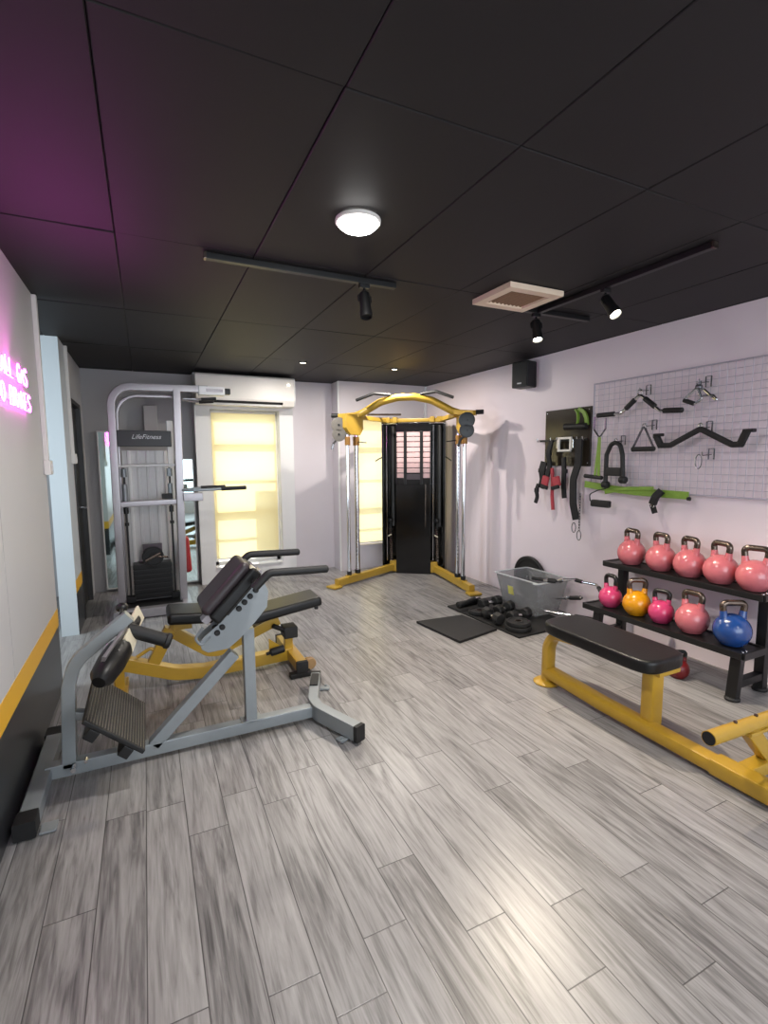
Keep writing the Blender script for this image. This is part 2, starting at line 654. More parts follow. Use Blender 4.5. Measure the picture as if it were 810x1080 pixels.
# front of the room (behind the camera) and the side room
b = MB().b2(-2.5, -0.3, -2.4, -2.3, 0, ZC).b2(3.3, 3.75, -2.4, -2.3, 0, ZC).b2(-0.3, 3.3, -2.4, -2.3, 2.45, ZC).b2(-0.3, 3.3, -2.4, -2.3, 0, 0.35)
struct('wall_front', b, wall_grey)
struct('wall_side_room', MB().b2(-2.6, -2.5, -2.4, 6.55, 0, ZC), wall_grey)
struct('trim_1', MB().b2(3.598, 3.629, 6.118, 6.149, 0, ZC, 0.006).b2(2.30, 2.322, 6.135, 6.16, 0, ZC, 0.006), white_fr)


def window(name, x0, x1, z0, z1, y, bars_x, bars_z):
    f = MB()
    w = 0.05
    f.b2(x0, x0 + w, y, y + 0.06, z0, z1, 0.004).b2(x1 - w, x1, y, y + 0.06, z0, z1, 0.004).b2(x0, x1, y, y + 0.06, z0, z0 + w, 0.004).b2(x0, x1, y, y + 0.06, z1 - w, z1, 0.004)
    for z, h in bars_z:
        f.b2(x0 + w, x1 - w, y, y + 0.055, z - h / 2, z + h / 2, 0.004)
    for x, za, zb, ww in bars_x:
        f.b2(x - ww / 2, x + ww / 2, y + 0.005, y + 0.05, za, zb, 0.004)
    o = struct(name, f, white_fr)
    struct('pane', MB().b2(x0 + w, x1 - w, y + 0.026, y + 0.03, z0 + w, z1 - w), glass_m, o)
    return o


window('window_1', 0.727, 1.548, 0.192, 2.098, 6.36, [], [(0.865, 0.075), (1.70, 0.06), (1.28, 0.014), (0.56, 0.012)])
window('window_2', 2.532, 3.298, 0.332, 2.058, 6.36, [], [(0.865, 0.06), (1.70, 0.05), (1.28, 0.014), (0.60, 0.012)])
struct('window_sill', MB().b2(0.727, 1.548, 6.20, 6.36, 0.185, 0.20, 0.003), white_fr)
o = bpy.data.objects['window_sill']
o.name = 'trim_2'


def blind(x0, x1, z0, z1, y, label):
    r = thing('roller_blind', label, 'blind', ((x0 + x1) / 2, y, z0), 'cream roller blinds')
    f = MB()
    nx, nz = 8, 24
    vs = [[f.bm.verts.new((x0 + (x1 - x0) * i / nx, y + 0.004 * math.sin(i * 1.7 + j * 0.35) * (1 - j / nz), z0 + (z1 - z0) * j / nz)) for j in range(nz + 1)] for i in range(nx + 1)]
    for i in range(nx):
        for j in range(nz):
            f.bm.faces.new((vs[i][j], vs[i + 1][j], vs[i + 1][j + 1], vs[i][j + 1]))
    obj('fabric', f, blind_m, r)
    obj('bottom_rail', MB().cyl((x0, y, z0), (x1, y, z0), 0.010, n=10), white_pl, r)
    obj('roller', MB().cyl((x0 - 0.005, y + 0.012, z1), (x1 + 0.005, y + 0.012, z1), 0.018, n=14), white_pl, r)
    return r


blind(0.745, 1.515, 0.285, 2.075, 6.29, 'cream roller blind glowing below the air conditioner')
blind(2.55, 3.285, 0.345, 2.035, 6.24, 'cream roller blind half hidden by the yellow cable machine')

# plain box added outside to cast a darker block on the first blind
solo('outdoor_shade_box', 'pale tan box added to cast a darker block on first blind', 'cabinet', MB().b2(1.25, 1.52, 6.62, 6.8, -0.06, 1.30, 0.01).b2(1.27, 1.50, 6.61, 6.63, 0.33, 1.27, 0.004), concrete)

struct('ground', MB().b2(-6, 9, 6.55, 16, -0.12, -0.06), concrete)

# conduits
for (x, y, z0, z1, lab) in ((XL + 0.012, 3.74, 1.50, ZC, 'white cable conduit running up the left wall end beside the opening'), (-0.573, 5.24, 1.56, ZC, 'white cable conduit beside the dark door on the far left wall')):
    r = thing('cable_conduit', lab, 'conduit', (x, y, z0 - 0.09), 'white surface conduits')
    obj('trunking', MB().b2(x - 0.012, x + 0.014, y - 0.018, y + 0.018, z0, z1, 0.003), white_pl, r)
    obj('switch_box', MB().b2(x - 0.012, x + 0.026, y - 0.045, y + 0.045, z0 - 0.085, z0 + 0.005, 0.006), white_pl, r)
    obj('rocker', MB().b2(x + 0.024, x + 0.031, y - 0.015, y + 0.015, z0 - 0.065, z0 - 0.02, 0.002), white_fr, r)

# ------------------------------------------------------------------ neon sign
GL = {
    'A': [[(0, 0), (.3, 1), (.6, 0)], [(.12, .36), (.48, .36)]],
    'L': [[(.05, 1), (.05, 0), (.55, 0)]],
    'G': [[(.58, .82), (.42, 1), (.18, 1), (.02, .75), (.02, .25), (.18, 0), (.42, 0), (.58, .2), (.58, .48), (.34, .48)]],
    'S': [[(.56, .85), (.4, 1), (.18, 1), (.04, .84), (.06, .64), (.3, .52), (.54, .38), (.57, .16), (.42, 0), (.16, 0), (.02, .16)]],
    'N': [[(.03, 0), (.03, 1), (.57, 0), (.57, 1)]],
    'O': [[(.3, 1), (.08, .85), (.02, .5), (.08, .15), (.3, 0), (.52, .15), (.58, .5), (.52, .85), (.3, 1)]],
    'B': [[(.03, 0), (.03, 1), (.38, 1), (.52, .86), (.5, .64), (.34, .53), (.03, .53)], [(.34, .53), (.54, .42), (.58, .2), (.44, 0), (.03, 0)]],
    'R': [[(.03, 0), (.03, 1), (.4, 1), (.55, .85), (.53, .62), (.36, .5), (.03, .5)], [(.3, .5), (.58, 0)]],
    'K': [[(.03, 0), (.03, 1)], [(.56, 1), (.05, .45)], [(.2, .6), (.58, 0)]],
    'E': [[(.55, 1), (.03, 1), (.03, 0), (.55, 0)], [(.03, .52), (.45, .52)]],
}
sg = thing('neon_sign', 'glowing pink neon sign with two lines of lettering on left wall', 'sign', (XL, 2.95, 1.76))
for line, yend, z0, h in (('ALL GAS', 3.27, 1.895, 0.088), ('NO BRAKES', 3.315, 1.765, 0.088)):
    adv = 0.079
    y = yend - adv * len(line) + 0.012
    for ch in line:
        if ch in GL:
            mb = MB()
            for st in GL[ch]:
                mb.tube([(XL + 0.022, y + px * 0.105, z0 + pz * h) for px, pz in st], 0.0036, 8, fil=0.008, seg=3)
            obj('letter', mb, neon, sg)
        y += adv
light('neon_sign_light', 'AREA', (XL + 0.25, 3.15, 1.95), 3.6, (1.0, 0.10, 0.75), aim=(XL + 0.65, 2.6, ZC), shape='RECTANGLE', size=0.7, size_y=0.06)
obj('backing', MB().b2(XL + 0.001, XL + 0.008, 2.62, 3.32, 1.79, 1.82, 0.002).b2(XL + 0.001, XL + 0.008, 2.74, 3.27, 1.92, 1.95, 0.002), white_pl, sg)

# ------------------------------------------------------------------ ceiling fittings
lm = thing('ceiling_lamp', 'large round lit ceiling lamp in the black ceiling', 'lamp', (0.87, 2.04, ZC - 0.03))
obj('rim', MB().lathe([(0.082, 0.03), (0.097, 0.03), (0.097, 0.020), (0.092, 0.016), (0.084, 0.016), (0.082, 0.02)], (0.87, 2.04, ZC - 0.03), n=40), white_pl, lm)
obj('diffuser', MB().lathe([(0, -0.012), (0.04, -0.010), (0.068, -0.003), (0.083, 0.010), (0.083, 0.02)], (0.87, 2.04, ZC - 0.03), n=40), lamp_m, lm)
light('ceiling_lamp_light', 'AREA', (0.87, 2.04, ZC - 0.05), 30, (1.0, 0.96, 0.92), aim=(0.87, 2.041, 0), shape='DISK', size=0.16)
for (x, y) in ((0.6, -0.9), (2.2, -0.9)):
    light('ceiling_lamp_light', 'AREA', (x, y, ZC - 0.04), 16, (1.0, 0.96, 0.92), aim=(x, y + 0.001, 0), shape='DISK', size=0.16)


def downlight(x, y, lab):
    r = thing('downlight', lab, 'lamp', (x, y, ZC - 0.012), 'small recessed downlights')
    obj('rim', MB().lathe([(0.026, 0.012), (0.046, 0.012), (0.044, 0.002), (0.036, 0.0), (0.03, 0.004)], (x, y, ZC - 0.012), n=24), black_steel, r)
    obj('lens', MB().lathe([(0, 0.003), (0.020, 0.003), (0.031, 0.006)], (x, y, ZC - 0.012), n=24), small_lamp, r)
    light('downlight_light', 'AREA', (x, y, ZC - 0.02), 26, (1.0, 0.93, 0.84), aim=(x, y + 0.001, 0), shape='DISK', size=0.05)


downlight(1.541, 5.118, 'small recessed lit downlight near the air conditioner')
downlight(2.588, 5.078, 'small recessed lit downlight in front of the cable machine')

v = thing('ceiling_vent', 'square beige ceiling vent with tan grille', 'vent', (2.14, 2.51, ZC - 0.035))
fr = MB()
vx0, vx1, vy0, vy1 = 1.935, 2.345, 2.335, 2.70
zf = ZC - 0.017
ring = [(vx0 + .03, vy0 + .03, zf), (vx1 - .03, vy0 + .03, zf), (vx1 - .03, vy1 - .03, zf), (vx0 + .03, vy1 - .03, zf)]
fr.sweep(ring, rrect(0.034, 0.06, 0.004, 2), (0, 0, 1), closed=True)
obj('frame', fr, beige, v)
gr = MB().b2(vx0 + .05, vx1 - .05, vy0 + .05, vy1 - .05, ZC - 0.016, ZC - 0.004)
for k in range(9):
    gr.box((vx0 + .08 + k * 0.0312, (vy0 + vy1) / 2, ZC - 0.02), (0.014, vy1 - vy0 - 0.12, 0.004), (0, 0.5, 0))
obj('grille', gr, beige_gr, v)


def track(x0, y0, x1, y1, lab):
    r = thing('light_track', lab, 'light track', ((x0 + x1) / 2, (y0 + y1) / 2, ZC - 0.03), 'black ceiling light tracks')
    obj('rail', MB().bar([(x0, y0, ZC - 0.015), (x1, y1, ZC - 0.015)], 0.03, 0.035, (0, 0, 1), r=0.002), black_steel, r)
    d = (V((x1, y1, 0)) - V((x0, y0, 0))).normalized()
    for px, py, s in ((x0, y0, -1), (x1, y1, 1)):
        p = V((px, py, ZC - 0.015))
        obj('end_cap', MB().bar([p, p + d * s * 0.012], 0.032, 0.037, (0, 0, 1), r=0.003), iron if s < 0 else black_steel, r)


track(0.325, 2.655, 1.345, 2.655, 'black light track with one unlit spotlight, left of the lamp')
track(2.47, 1.53, 2.47, 2.66, 'long black light track running away beside the vent')
track(2.30, 2.69, 2.93, 2.69, 'short black light track behind the beige vent')


def spot(x, y, lab, aim, lit):
    r = thing('track_spotlight', lab, 'spotlight', (x, y, ZC - 0.2), 'black track spotlights')
    top = V((x, y, ZC - 0.03))
    obj('adapter', MB().b2(x - 0.03, x + 0.03, y - 0.014, y + 0.014, ZC - 0.052, ZC - 0.028, 0.003), black_steel, r)
    piv = top + V((0, 0, -0.058))
    d = (V(aim) - piv).normalized()
    obj('stem', MB().cyl(top + V((0, 0, -0.02)), piv, 0.008, n=10), black_steel, r)
    side = d.cross(V((0, 0, 1)))
    side = side.normalized() if side.length > 0.05 else V((1, 0, 0))
    yk = MB().tube([piv + side * 0.036 + d * 0.045, piv + side * 0.036, piv - side * 0.036, piv - side * 0.036 + d * 0.045], 0.005, 8, fil=0.012)
    obj('yoke', yk, black_steel, r)
    h = MB().lathe([(0, -0.035), (0.022, -0.035), (0.03, -0.025), (0.031, 0.06), (0.036, 0.09), (0.036, 0.115), (0.031, 0.115), (0.030, 0.1), (0, 0.098)], piv + d * 0.02, d, 24)
    hd = obj('lamp_head', h, black_steel, r)
    if lit:
        obj('lens', MB().lathe([(0, 0.106), (0.02, 0.106), (0.030, 0.103)], piv + d * 0.02, d, 24), spot_lamp, hd)
        light('track_spot_light', 'SPOT', piv + d * 0.14, lit, (1.0, 0.87, 0.69), aim=piv + d * 3, spot_size=math.radians(110), spot_blend=0.6, shadow_soft_size=0.025)


spot(1.165, 2.655, 'black unlit spotlight hanging from the left light track', (1.1, 2.0, 0.0), 0)
spot(2.475, 2.14, 'lit black spotlight on the long track, turned toward the camera', (2.42, 1.3, 1.3), 45)
spot(2.455, 2.69, 'black spotlight on the short track behind the vent, aimed down left', (2.1, 1.9, 0.0), 175)

# ------------------------------------------------------------------ air conditioner
ac = thing('air_conditioner', 'long white wall air conditioner above the left window', 'air conditioner', (1.1, 6.1, 2.13))
prof = [(6.215, 2.475), (5.99, 2.475), (5.965, 2.455), (5.965, 2.20), (6.0, 2.135), (6.215, 2.135)]
obj('body', MB().prism([(0.555, y, z) for y, z in prof], (1.125, 0, 0), 0.008), white_pl, ac)
obj('louver', MB().box((1.09, 5.985, 2.145), (0.86, 0.07, 0.008), (0.55, 0, 0), 0.002), white_fr, ac)
obj('outlet_slot', MB().box((1.09, 5.985, 2.168), (0.90, 0.012, 0.03), (0.5, 0, 0)), black_steel, ac)
obj('side_cap', MB().prism([(1.68, y, z) for y, z in prof], (0.012, 0, 0), 0.003), white_fr, ac)
obj('indicator', MB().b2(1.60, 1.62, 5.958, 5.968, 2.38, 2.395, 0.002), small_lamp, ac)

# ------------------------------------------------------------------ speaker
sp = thing('wall_speaker', 'black box loudspeaker high on the right wall', 'speaker', (3.55, 4.02, 2.22))
Rz = Euler((0, 0, 0.25)).to_matrix()
obj('cabinet', MB().box((3.54, 4.03, 2.34), (0.15, 0.2, 0.26), Rz, 0.012), black_steel, sp)
c = V((3.54, 4.03, 2.34))
obj('grille', MB().box(c + Rz @ V((-0.078, 0, 0.0)), (0.008, 0.17, 0.23), Rz, 0.003), rubber, sp)
obj('bracket', MB().b2(3.59, 3.63, 4.0, 4.05, 2.31, 2.43, 0.004).b2(3.605, 3.63, 3.98, 4.07, 2.28, 2.46, 0.004), black_steel, sp)
obj('badge', MB().box(c + Rz @ V((-0.083, 0, -0.09)), (0.004, 0.05, 0.012), Rz), logo_m, sp)

# ------------------------------------------------------------------ back extension bench (silver, front left)
be = thing('back_extension_bench', 'silver angled back extension bench with black pads and foot plate', 'exercise machine', (0.2, 2.65, 0))
YE = 2.65
NY = (0, 1, 0)


def e(x, z, y=YE):
    return (x, y, z)


obj('base_rail', MB().bar([e(-0.49, 0.052), e(0.80, 0.052)], 0.06, 0.064, NY), silver, be)
ff = obj('front_foot', MB().bar([(0.945, 2.30, 0.06), (0.825, 2.60, 0.06), (0.825, 2.70, 0.06), (0.945, 3.02, 0.06)], 0.085, 0.06, (0, 0, 1), fil=0.10), silver, be)
obj('end_cap', MB().bar([(0.953, 2.28, 0.06), (0.944, 2.302, 0.06)], 0.089, 0.064, (0, 0, 1)), rubber, ff)
obj('end_cap', MB().bar([(0.953, 3.04, 0.06), (0.944, 3.018, 0.06)], 0.089, 0.064, (0, 0, 1)), rubber, ff)
obj('top_pad', MB().bar([(0.935, 2.99, 0.106), (0.875, 2.84, 0.106)], 0.01, 0.05, (0, 0, 1)), rubber, ff)
obj('floor_bracket', MB().box((0.885, 2.36, 0.009), (0.07, 0.05, 0.012), (0, 0, 0.38), 0.003).cyl((0.868, 2.35, 0.012), (0.868, 2.35, 0.024), 0.008, n=6), silver, ff)
obj('floor_bracket', MB().box((0.985, 2.97, 0.009), (0.07, 0.05, 0.012), (0, 0, -0.38), 0.003).cyl((1.0, 2.98, 0.012), (1.0, 2.98, 0.024), 0.008, n=6), silver, ff)
rf = obj('rear_foot', MB().bar([(-0.50, 2.33, 0.045), (-0.50, 2.97, 0.045)], 0.065, 0.07, (0, 0, 1)), silver, be)
for y0, y1 in ((2.25, 2.335), (3.05, 2.965)):
    obj('end_cap', MB().bar([(-0.505, y0, 0.043), (-0.505, y1, 0.043)], 0.072, 0.078, (0, 0, 1)), rubber, rf)
    obj('floor_bracket', MB().b2(-0.46, -0.40, min(y0, y1) + 0.01, max(y0, y1) - 0.01, 0.003, 0.013, 0.003), silver, rf)
obj('upright_post', MB().bar([e(-0.395, 0.06), e(-0.375, 0.45), e(-0.345, 0.56), e(-0.105, 0.75)], 0.06, 0.058, NY, fil=0.16), silver, be)
obj('knob', MB().sphere((-0.14, 2.76, 0.765), 0.03, (1, 1, 0.8), 14).cyl((-0.14, 2.67, 0.755), (-0.14, 2.74, 0.765), 0.009, n=8), black_steel, be)
obj('diagonal_strut', MB().bar([e(-0.03, 0.07), e(0.38, 0.475)], 0.06, 0.06, NY), silver, be)
obj('support_post', MB().bar([e(0.455, 0.075), e(0.455, 0.60)], 0.06, 0.06, NY), silver, be)
obj('weld_plate', MB().b2(0.40, 0.51, 2.612, 2.688, 0.083, 0.09, 0.002), silver, be)
poly = [(0.205, 0.575), (0.215, 0.535), (0.245, 0.515), (0.345, 0.52), (0.40, 0.56), (0.485, 0.64), (0.553, 0.715), (0.562, 0.80), (0.545, 0.845), (0.515, 0.868), (0.46, 0.815), (0.30, 0.655), (0.23, 0.605)]
for ys in (2.60, 2.692):
    obj('bracket_plate', MB().prism([(x, ys, z) for x, z in poly], (0, 0.008, 0), 0.002), silver, be)
kn = MB()
for k, (x, z) in enumerate(((0.292, 0.615), (0.318, 0.642), (0.405, 0.728), (0.435, 0.758), (0.465, 0.786), (0.495, 0.815))):
    obj('stop_peg', MB().cyl((x, 2.585, z), (x, 2.715, z), 0.0145, n=14, bev=0.003), rubber, be)
d45 = V((0.69, 0, 0.724)).normalized()
n45 = V((-d45.z, 0, d45.x))
p0 = V((0.22, YE, 0.655))
obj('sliding_carriage', MB().bar([p0 + d45 * 0.02, p0 + d45 * 0.40], 0.075, 0.04, NY).b2(0.47, 0.53, 2.595, 2.705, 0.865, 0.92, 0.006), silver2, be)
obj('carriage_loop', MB().tube([e(0.225, 0.655, 2.602), e(0.185, 0.60, 2.602), e(0.215, 0.55, 2.602), e(0.26, 0.60, 2.602)], 0.007, 8, fil=0.02), silver, be)
Rp = Matrix((d45, V((0, 1, 0)), n45)).transposed()
c = V((0.356, YE, 0.837))
hp = obj('hip_pad', MB().box(c + n45 * 0.026, (0.325, 0.27, 0.062), Rp, 0.030, 6), vinyl2, be, smooth=60)
obj('pad_base', MB().box(c - n45 * 0.030 + d45 * 0.005, (0.325, 0.29, 0.066), Rp, 0.018, 4), vinyl, hp)
obj('corner_trim', MB().box(c + d45 * 0.160 - n45 * 0.004 + V((0, -0.115, 0)), (0.02, 0.03, 0.03), Rp, 0.006), ply, hp)
obj('pad_support', MB().bar([c - n45 * 0.07 - d45 * 0.10, c - n45 * 0.07 + d45 * 0.12], 0.20, 0.02, NY), black_steel, hp)
for s, yh in ((-1, 2.40), (1, 2.93)):
    obj('handle_bar', MB().tube([(0.505, YE, 0.892), (0.455, yh - s * 0.02, 0.885), (0.45, yh, 0.89)], 0.014, 10, fil=0.02), black_steel, be)
    obj('handle_grip', MB().tube([(0.45, yh, 0.875), (0.525, yh, 0.945), (0.82, yh, 0.935)], 0.0205, 14, fil=0.05).sphere((0.82, yh, 0.935), 0.0205, (0.7, 1, 1), 12), rubber, be)
# ribbed foot plate, sloping down toward the front foot
fa, fb = V((-0.30, 0, 0.375)), V((-0.07, 0, 0.172))
fd = (fb - fa).normalized()
fn = V((-fd.z, 0, fd.x))
Rf = Matrix((fd, V((0, 1, 0)), fn)).transposed()
fc = (fa + fb) / 2 + V((0, YE, 0))
fp = obj('foot_plate', MB().box(fc, ((fb - fa).length, 0.50, 0.022), Rf, 0.005), rubber, be)
rb = MB()
for k in range(21):
    rb.box(fc + fd * (-0.14 + k * 0.014) + fn * 0.012, (0.006, 0.485, 0.005), Rf, 0.002, 1)
obj('tread_rib', rb, mat('worn_tread_rubber', (92, 88, 80), 0.5, noise=0.2), fp)
for k in (-0.085, 0.085):
    obj('plate_support', MB().box(fc + fd * k - fn * 0.036, (0.05, 0.50, 0.05), Rf, 0.004), black_steel, fp)
obj('plate_arm', MB().bar([e(-0.375, 0.31), e(-0.20, 0.26)], 0.05, 0.04, NY), silver, be)
obj('adjuster_pin', MB().cyl((-0.37, 2.60, 0.075), (-0.37, 2.56, 0.075), 0.012, n=10).cyl((-0.32, 2.60, 0.10), (-0.32, 2.57, 0.10), 0.008, n=8), chrome, be)
# calf pads: black cushions on pale plywood either side of the post
cp = obj('calf_pad', MB().tube([(-0.228, 2.385, 0.545), (-0.215, 2.42, 0.556), (-0.185, 2.50, 0.58), (-0.155, 2.60, 0.60), (-0.14, 2.645, 0.61)], 0.062, 20, scale=[0.45, 0.85, 1.0, 0.95, 0.6]), vinyl, be)
obj('plywood_edge', MB().bar([(-0.118, 2.60, 0.615), (-0.100, 2.70, 0.635)], 0.014, 0.085, (0.9, -0.2, 0.3), r=0.004), ply, cp)
obj('backing', MB().bar([(-0.215, 2.44, 0.60), (-0.13, 2.68, 0.66)], 0.016, 0.09, (0.8, -0.3, -0.3), r=0.004), silver2, cp)
cp = obj('calf_pad', MB().tube([(-0.14, 2.70, 0.635), (-0.125, 2.77, 0.645), (-0.105, 2.86, 0.66), (-0.098, 2.90, 0.665)], 0.05, 20, scale=[0.6, 1.0, 0.95, 0.5]), vinyl, be)
obj('plywood_edge', MB().bar([(-0.092, 2.77, 0.665), (-0.062, 2.90, 0.69)], 0.014, 0.08, (0.9, -0.2, 0.3), r=0.004), ply, cp)
obj('pad_axle', MB().cyl((-0.16, 2.50, 0.62), (-0.10, 2.87, 0.67), 0.018, n=12), black_steel, be)
obj('leg_roller', MB().tube([(-0.12, 2.72, 0.66), (0.065, 2.70, 0.575)], 0.034, 18).cyl((0.045, 2.702, 0.583), (0.075, 2.70, 0.570), 0.040, n=18, bev=0.008), rubber, be)

# ------------------------------------------------------------------ adjustable bench (yellow, behind it)
ab = thing('adjustable_bench', 'yellow framed adjustable bench with black seat and back pads behind silver machine', 'exercise bench', (0.35, 3.5, 0))
YD = 3.50


def a_(x, z, y=YD):
    return (x, y, z)


obj('main_rail', MB().bar([a_(0.91, 0.075), a_(0.30, 0.055), a_(0.12, 0.075), a_(-0.235, 0.22)], 0.08, 0.085, NY, fil=0.35, seg=10), yellow, ab)
rfo = obj('rear_foot', MB().bar([(0.91, 3.22, 0.075), (0.91, 3.80, 0.075)], 0.07, 0.075, (0, 0, 1)), yellow, ab)
for y0, y1 in ((3.195, 3.225), (3.825, 3.795)):
    obj('end_cap', MB().bar([(0.91, y0, 0.075), (0.91, y1, 0.075)], 0.076, 0.08, (0, 0, 1)), rubber, rfo)
    obj('rubber_foot', MB().box((0.90, y1, 0.018), (0.15, 0.06, 0.034), None, 0.006), rubber, rfo)
obj('wheel', MB().cyl((0.99, 3.27, 0.055), (0.99, 3.31, 0.055), 0.042, n=20, bev=0.006), mat('tan_wheel', (150, 120, 80), 0.5), ab)
obj('wheel_bracket', MB().b2(0.93, 1.0, 3.312, 3.322, 0.03, 0.09, 0.002), yellow, ab)
obj('rear_post', MB().bar([a_(0.89, 0.1), a_(0.89, 0.24)], 0.05, 0.06, NY), yellow, ab)
obj('post_block', MB().b2(0.85, 0.95, 3.44, 3.56, 0.20, 0.285, 0.008), rubber, ab)
obj('locking_rod', MB().cyl((0.87, 3.47, 0.255), (0.77, 3.44, 0.315), 0.017, n=12), rubber, ab)
obj('pop_pin', MB().cyl((0.84, 3.42, 0.145), (0.74, 3.42, 0.13), 0.027, n=14, bev=0.005).cyl((0.74, 3.42, 0.13), (0.71, 3.42, 0.125), 0.012, n=10), rubber, ab)
obj('gusset', MB().prism([(0.74, 3.46, 0.12), (0.86, 3.46, 0.12), (0.74, 3.46, 0.22)], (0, 0.008, 0), 0.001), yellow, ab)
obj('front_post', MB().bar([a_(-0.02, 0.16), a_(0.10, 0.39)], 0.07, 0.075, NY), yellow, ab)
obj('seat_frame', MB().bar([a_(0.085, 0.385), a_(0.33, 0.195), a_(0.40, 0.185), a_(0.82, 0.345)], 0.06, 0.075, NY, fil=0.08), yellow, ab)
obj('front_leg', MB().bar([a_(-0.215, 0.2), a_(-0.215, 0.03)], 0.06, 0.06, NY).b2(-0.26, -0.17, 3.34, 3.66, 0.0, 0.045, 0.006), yellow, ab)
obj('leg_hook', MB().tube([a_(-0.11, 0.225), a_(-0.03, 0.27), a_(0.04, 0.235)], 0.012, 8, fil=0.02), yellow, ab)
obj('seat_pad', MB().box((0.285, YD, 0.465), (0.41, 0.29, 0.075), (0, 0.10, 0), 0.024, 4), vinyl, ab)
obj('seat_bracket', MB().b2(0.11, 0.23, 3.44, 3.56, 0.385, 0.43, 0.004), yellow, ab)
bp = obj('back_pad', MB().box((0.79, YD, 0.425), (0.66, 0.27, 0.07), (0, -0.14, 0), 0.022, 4), vinyl, ab)
obj('pad_corner_tip', MB().b2(1.06, 1.085, 3.365, 3.39, 0.415, 0.44, 0.004), rubber, bp)

# ------------------------------------------------------------------ flat bench (yellow, right)
fb_ = thing('flat_bench', 'yellow framed flat bench with long black pad in front of kettlebells', 'exercise bench', (2.35, 1.7, 0))
XB = 2.355
NX = (1, 0, 0)
obj('base_rail', MB().bar([(XB, 2.375, 0.085), (XB, 1.95, 0.062), (XB, 1.30, 0.055), (XB, 0.45, 0.055)], 0.095, 0.075, NX, fil=0.5, r=0.026), yellow, fb_)
obj('rail_sleeve', MB().bar([(XB, 1.30, 0.058), (XB, 0.46, 0.058)], 0.104, 0.082, NX, r=0.02), yellow, fb_)
obj('end_leg', MB().bar([(XB, 2.385, 0.01), (XB, 2.38, 0.26), (XB, 2.33, 0.355), (XB, 2.16, 0.372)], 0.09, 0.062, NX, fil=0.12, r=0.027), yellow, fb_)
obj('foot_flange', MB().lathe([(0, 0.0), (0.082, 0.0), (0.085, 0.008), (0.07, 0.02), (0.04, 0.028), (0, 0.03)], (XB, 2.395, 0.0), n=28), yellow, fb_)
obj('support_post', MB().bar([(XB + 0.04, 1.665, 0.07), (XB + 0.04, 1.665, 0.37)], 0.10, 0.075, NX, r=0.02), yellow, fb_)
obj('pad_bracket', MB().b2(XB, XB + 0.17, 1.60, 1.74, 0.355, 0.378, 0.004), yellow, fb_)
obj('pad_bracket', MB().b2(XB - 0.02, XB + 0.13, 2.10, 2.2, 0.365, 0.378, 0.004), yellow, fb_)
pts = []
for k in range(40):
    t = 2 * PI * k / 40
    c_, s_ = math.cos(t), math.sin(t)
    q = 4.2
    pts.append((XB + 0.07 + 0.172 * math.copysign(abs(c_) ** (2 / q), c_), 1.985 + 0.395 * math.copysign(abs(s_) ** (2 / 7.0), s_)))
sb = MB()
rings = []
for z, k in ((0.378, 0.95), (0.384, 0.985), (0.395, 1.0), (0.43, 1.0), (0.443, 0.985), (0.449, 0.95), (0.451, 0.88)):
    rings.append([sb.bm.verts.new(((x - XB - 0.07) * (1 - (1 - k) * 1.2) + XB + 0.07, (y - 1.985) * (1 - (1 - k) * 0.5) + 1.985, z)) for x, y in pts])
for A, B in zip(rings, rings[1:]):
    for k in range(40):
        sb.bm.faces.new((A[k], A[(k + 1) % 40], B[(k + 1) % 40], B[k]))
sb.bm.faces.new(rings[0][::-1])
sb.bm.faces.new(rings[-1])
obj('pad', sb, vinyl, fb_, smooth=60)
YT = 1.2
obj('cross_foot', MB().bar([(XB + 0.03, YT, 0.06), (3.0, YT, 0.06)], 0.07, 0.065, NY, r=0.01), yellow, fb_)
obj('tube_holder', MB().tube([(2.11, YT, 0.302), (3.0, YT, 0.262)], 0.0315, 24), yellow, fb_)
obj('tube_opening', MB().lathe([(0.0, 0.0015), (0.0255, 0.0015), (0.0285, 0.001)], (2.11, YT, 0.302), (-1, 0, 0.045), 24), black_gap, fb_)
obj('brace', MB().bar([(2.40, YT, 0.275), (2.60, YT, 0.07)], 0.055, 0.075, NY, r=0.012), yellow, fb_)
obj('hanger_plate', MB().bar([(2.37, YT - 0.02, 0.262), (2.80, YT - 0.02, 0.244)], 0.03, 0.016, NY), yellow, fb_)
for x in (2.30, 2.46):
    obj('bolt', MB().cyl((x, YT, 0.318 - (x - 2.11) * 0.045), (x, YT, 0.342 - (x - 2.11) * 0.045), 0.008, n=6), iron, fb_)
# ------------------------------------------------------------------ kettlebell rack
kr = thing('kettlebell_rack', 'black two-tier kettlebell rack against the right wall', 'rack', (3.4, 2.25, 0))


def shelf(name, x0, x1, y0, y1, z):
    m_ = MB().b2(x0, x1, y0, y1, z - 0.012, z - 0.004)
    for x in (x0, x1):
        m_.b2(x - 0.014, x + 0.014, y0, y1, z - 0.040, z + 0.002, 0.004)
    for y in (y0, y1):
        m_.b2(x0, x1, y - 0.014, y + 0.014, z - 0.040, z + 0.002, 0.004)
    return obj(name, m_, black_steel, kr)


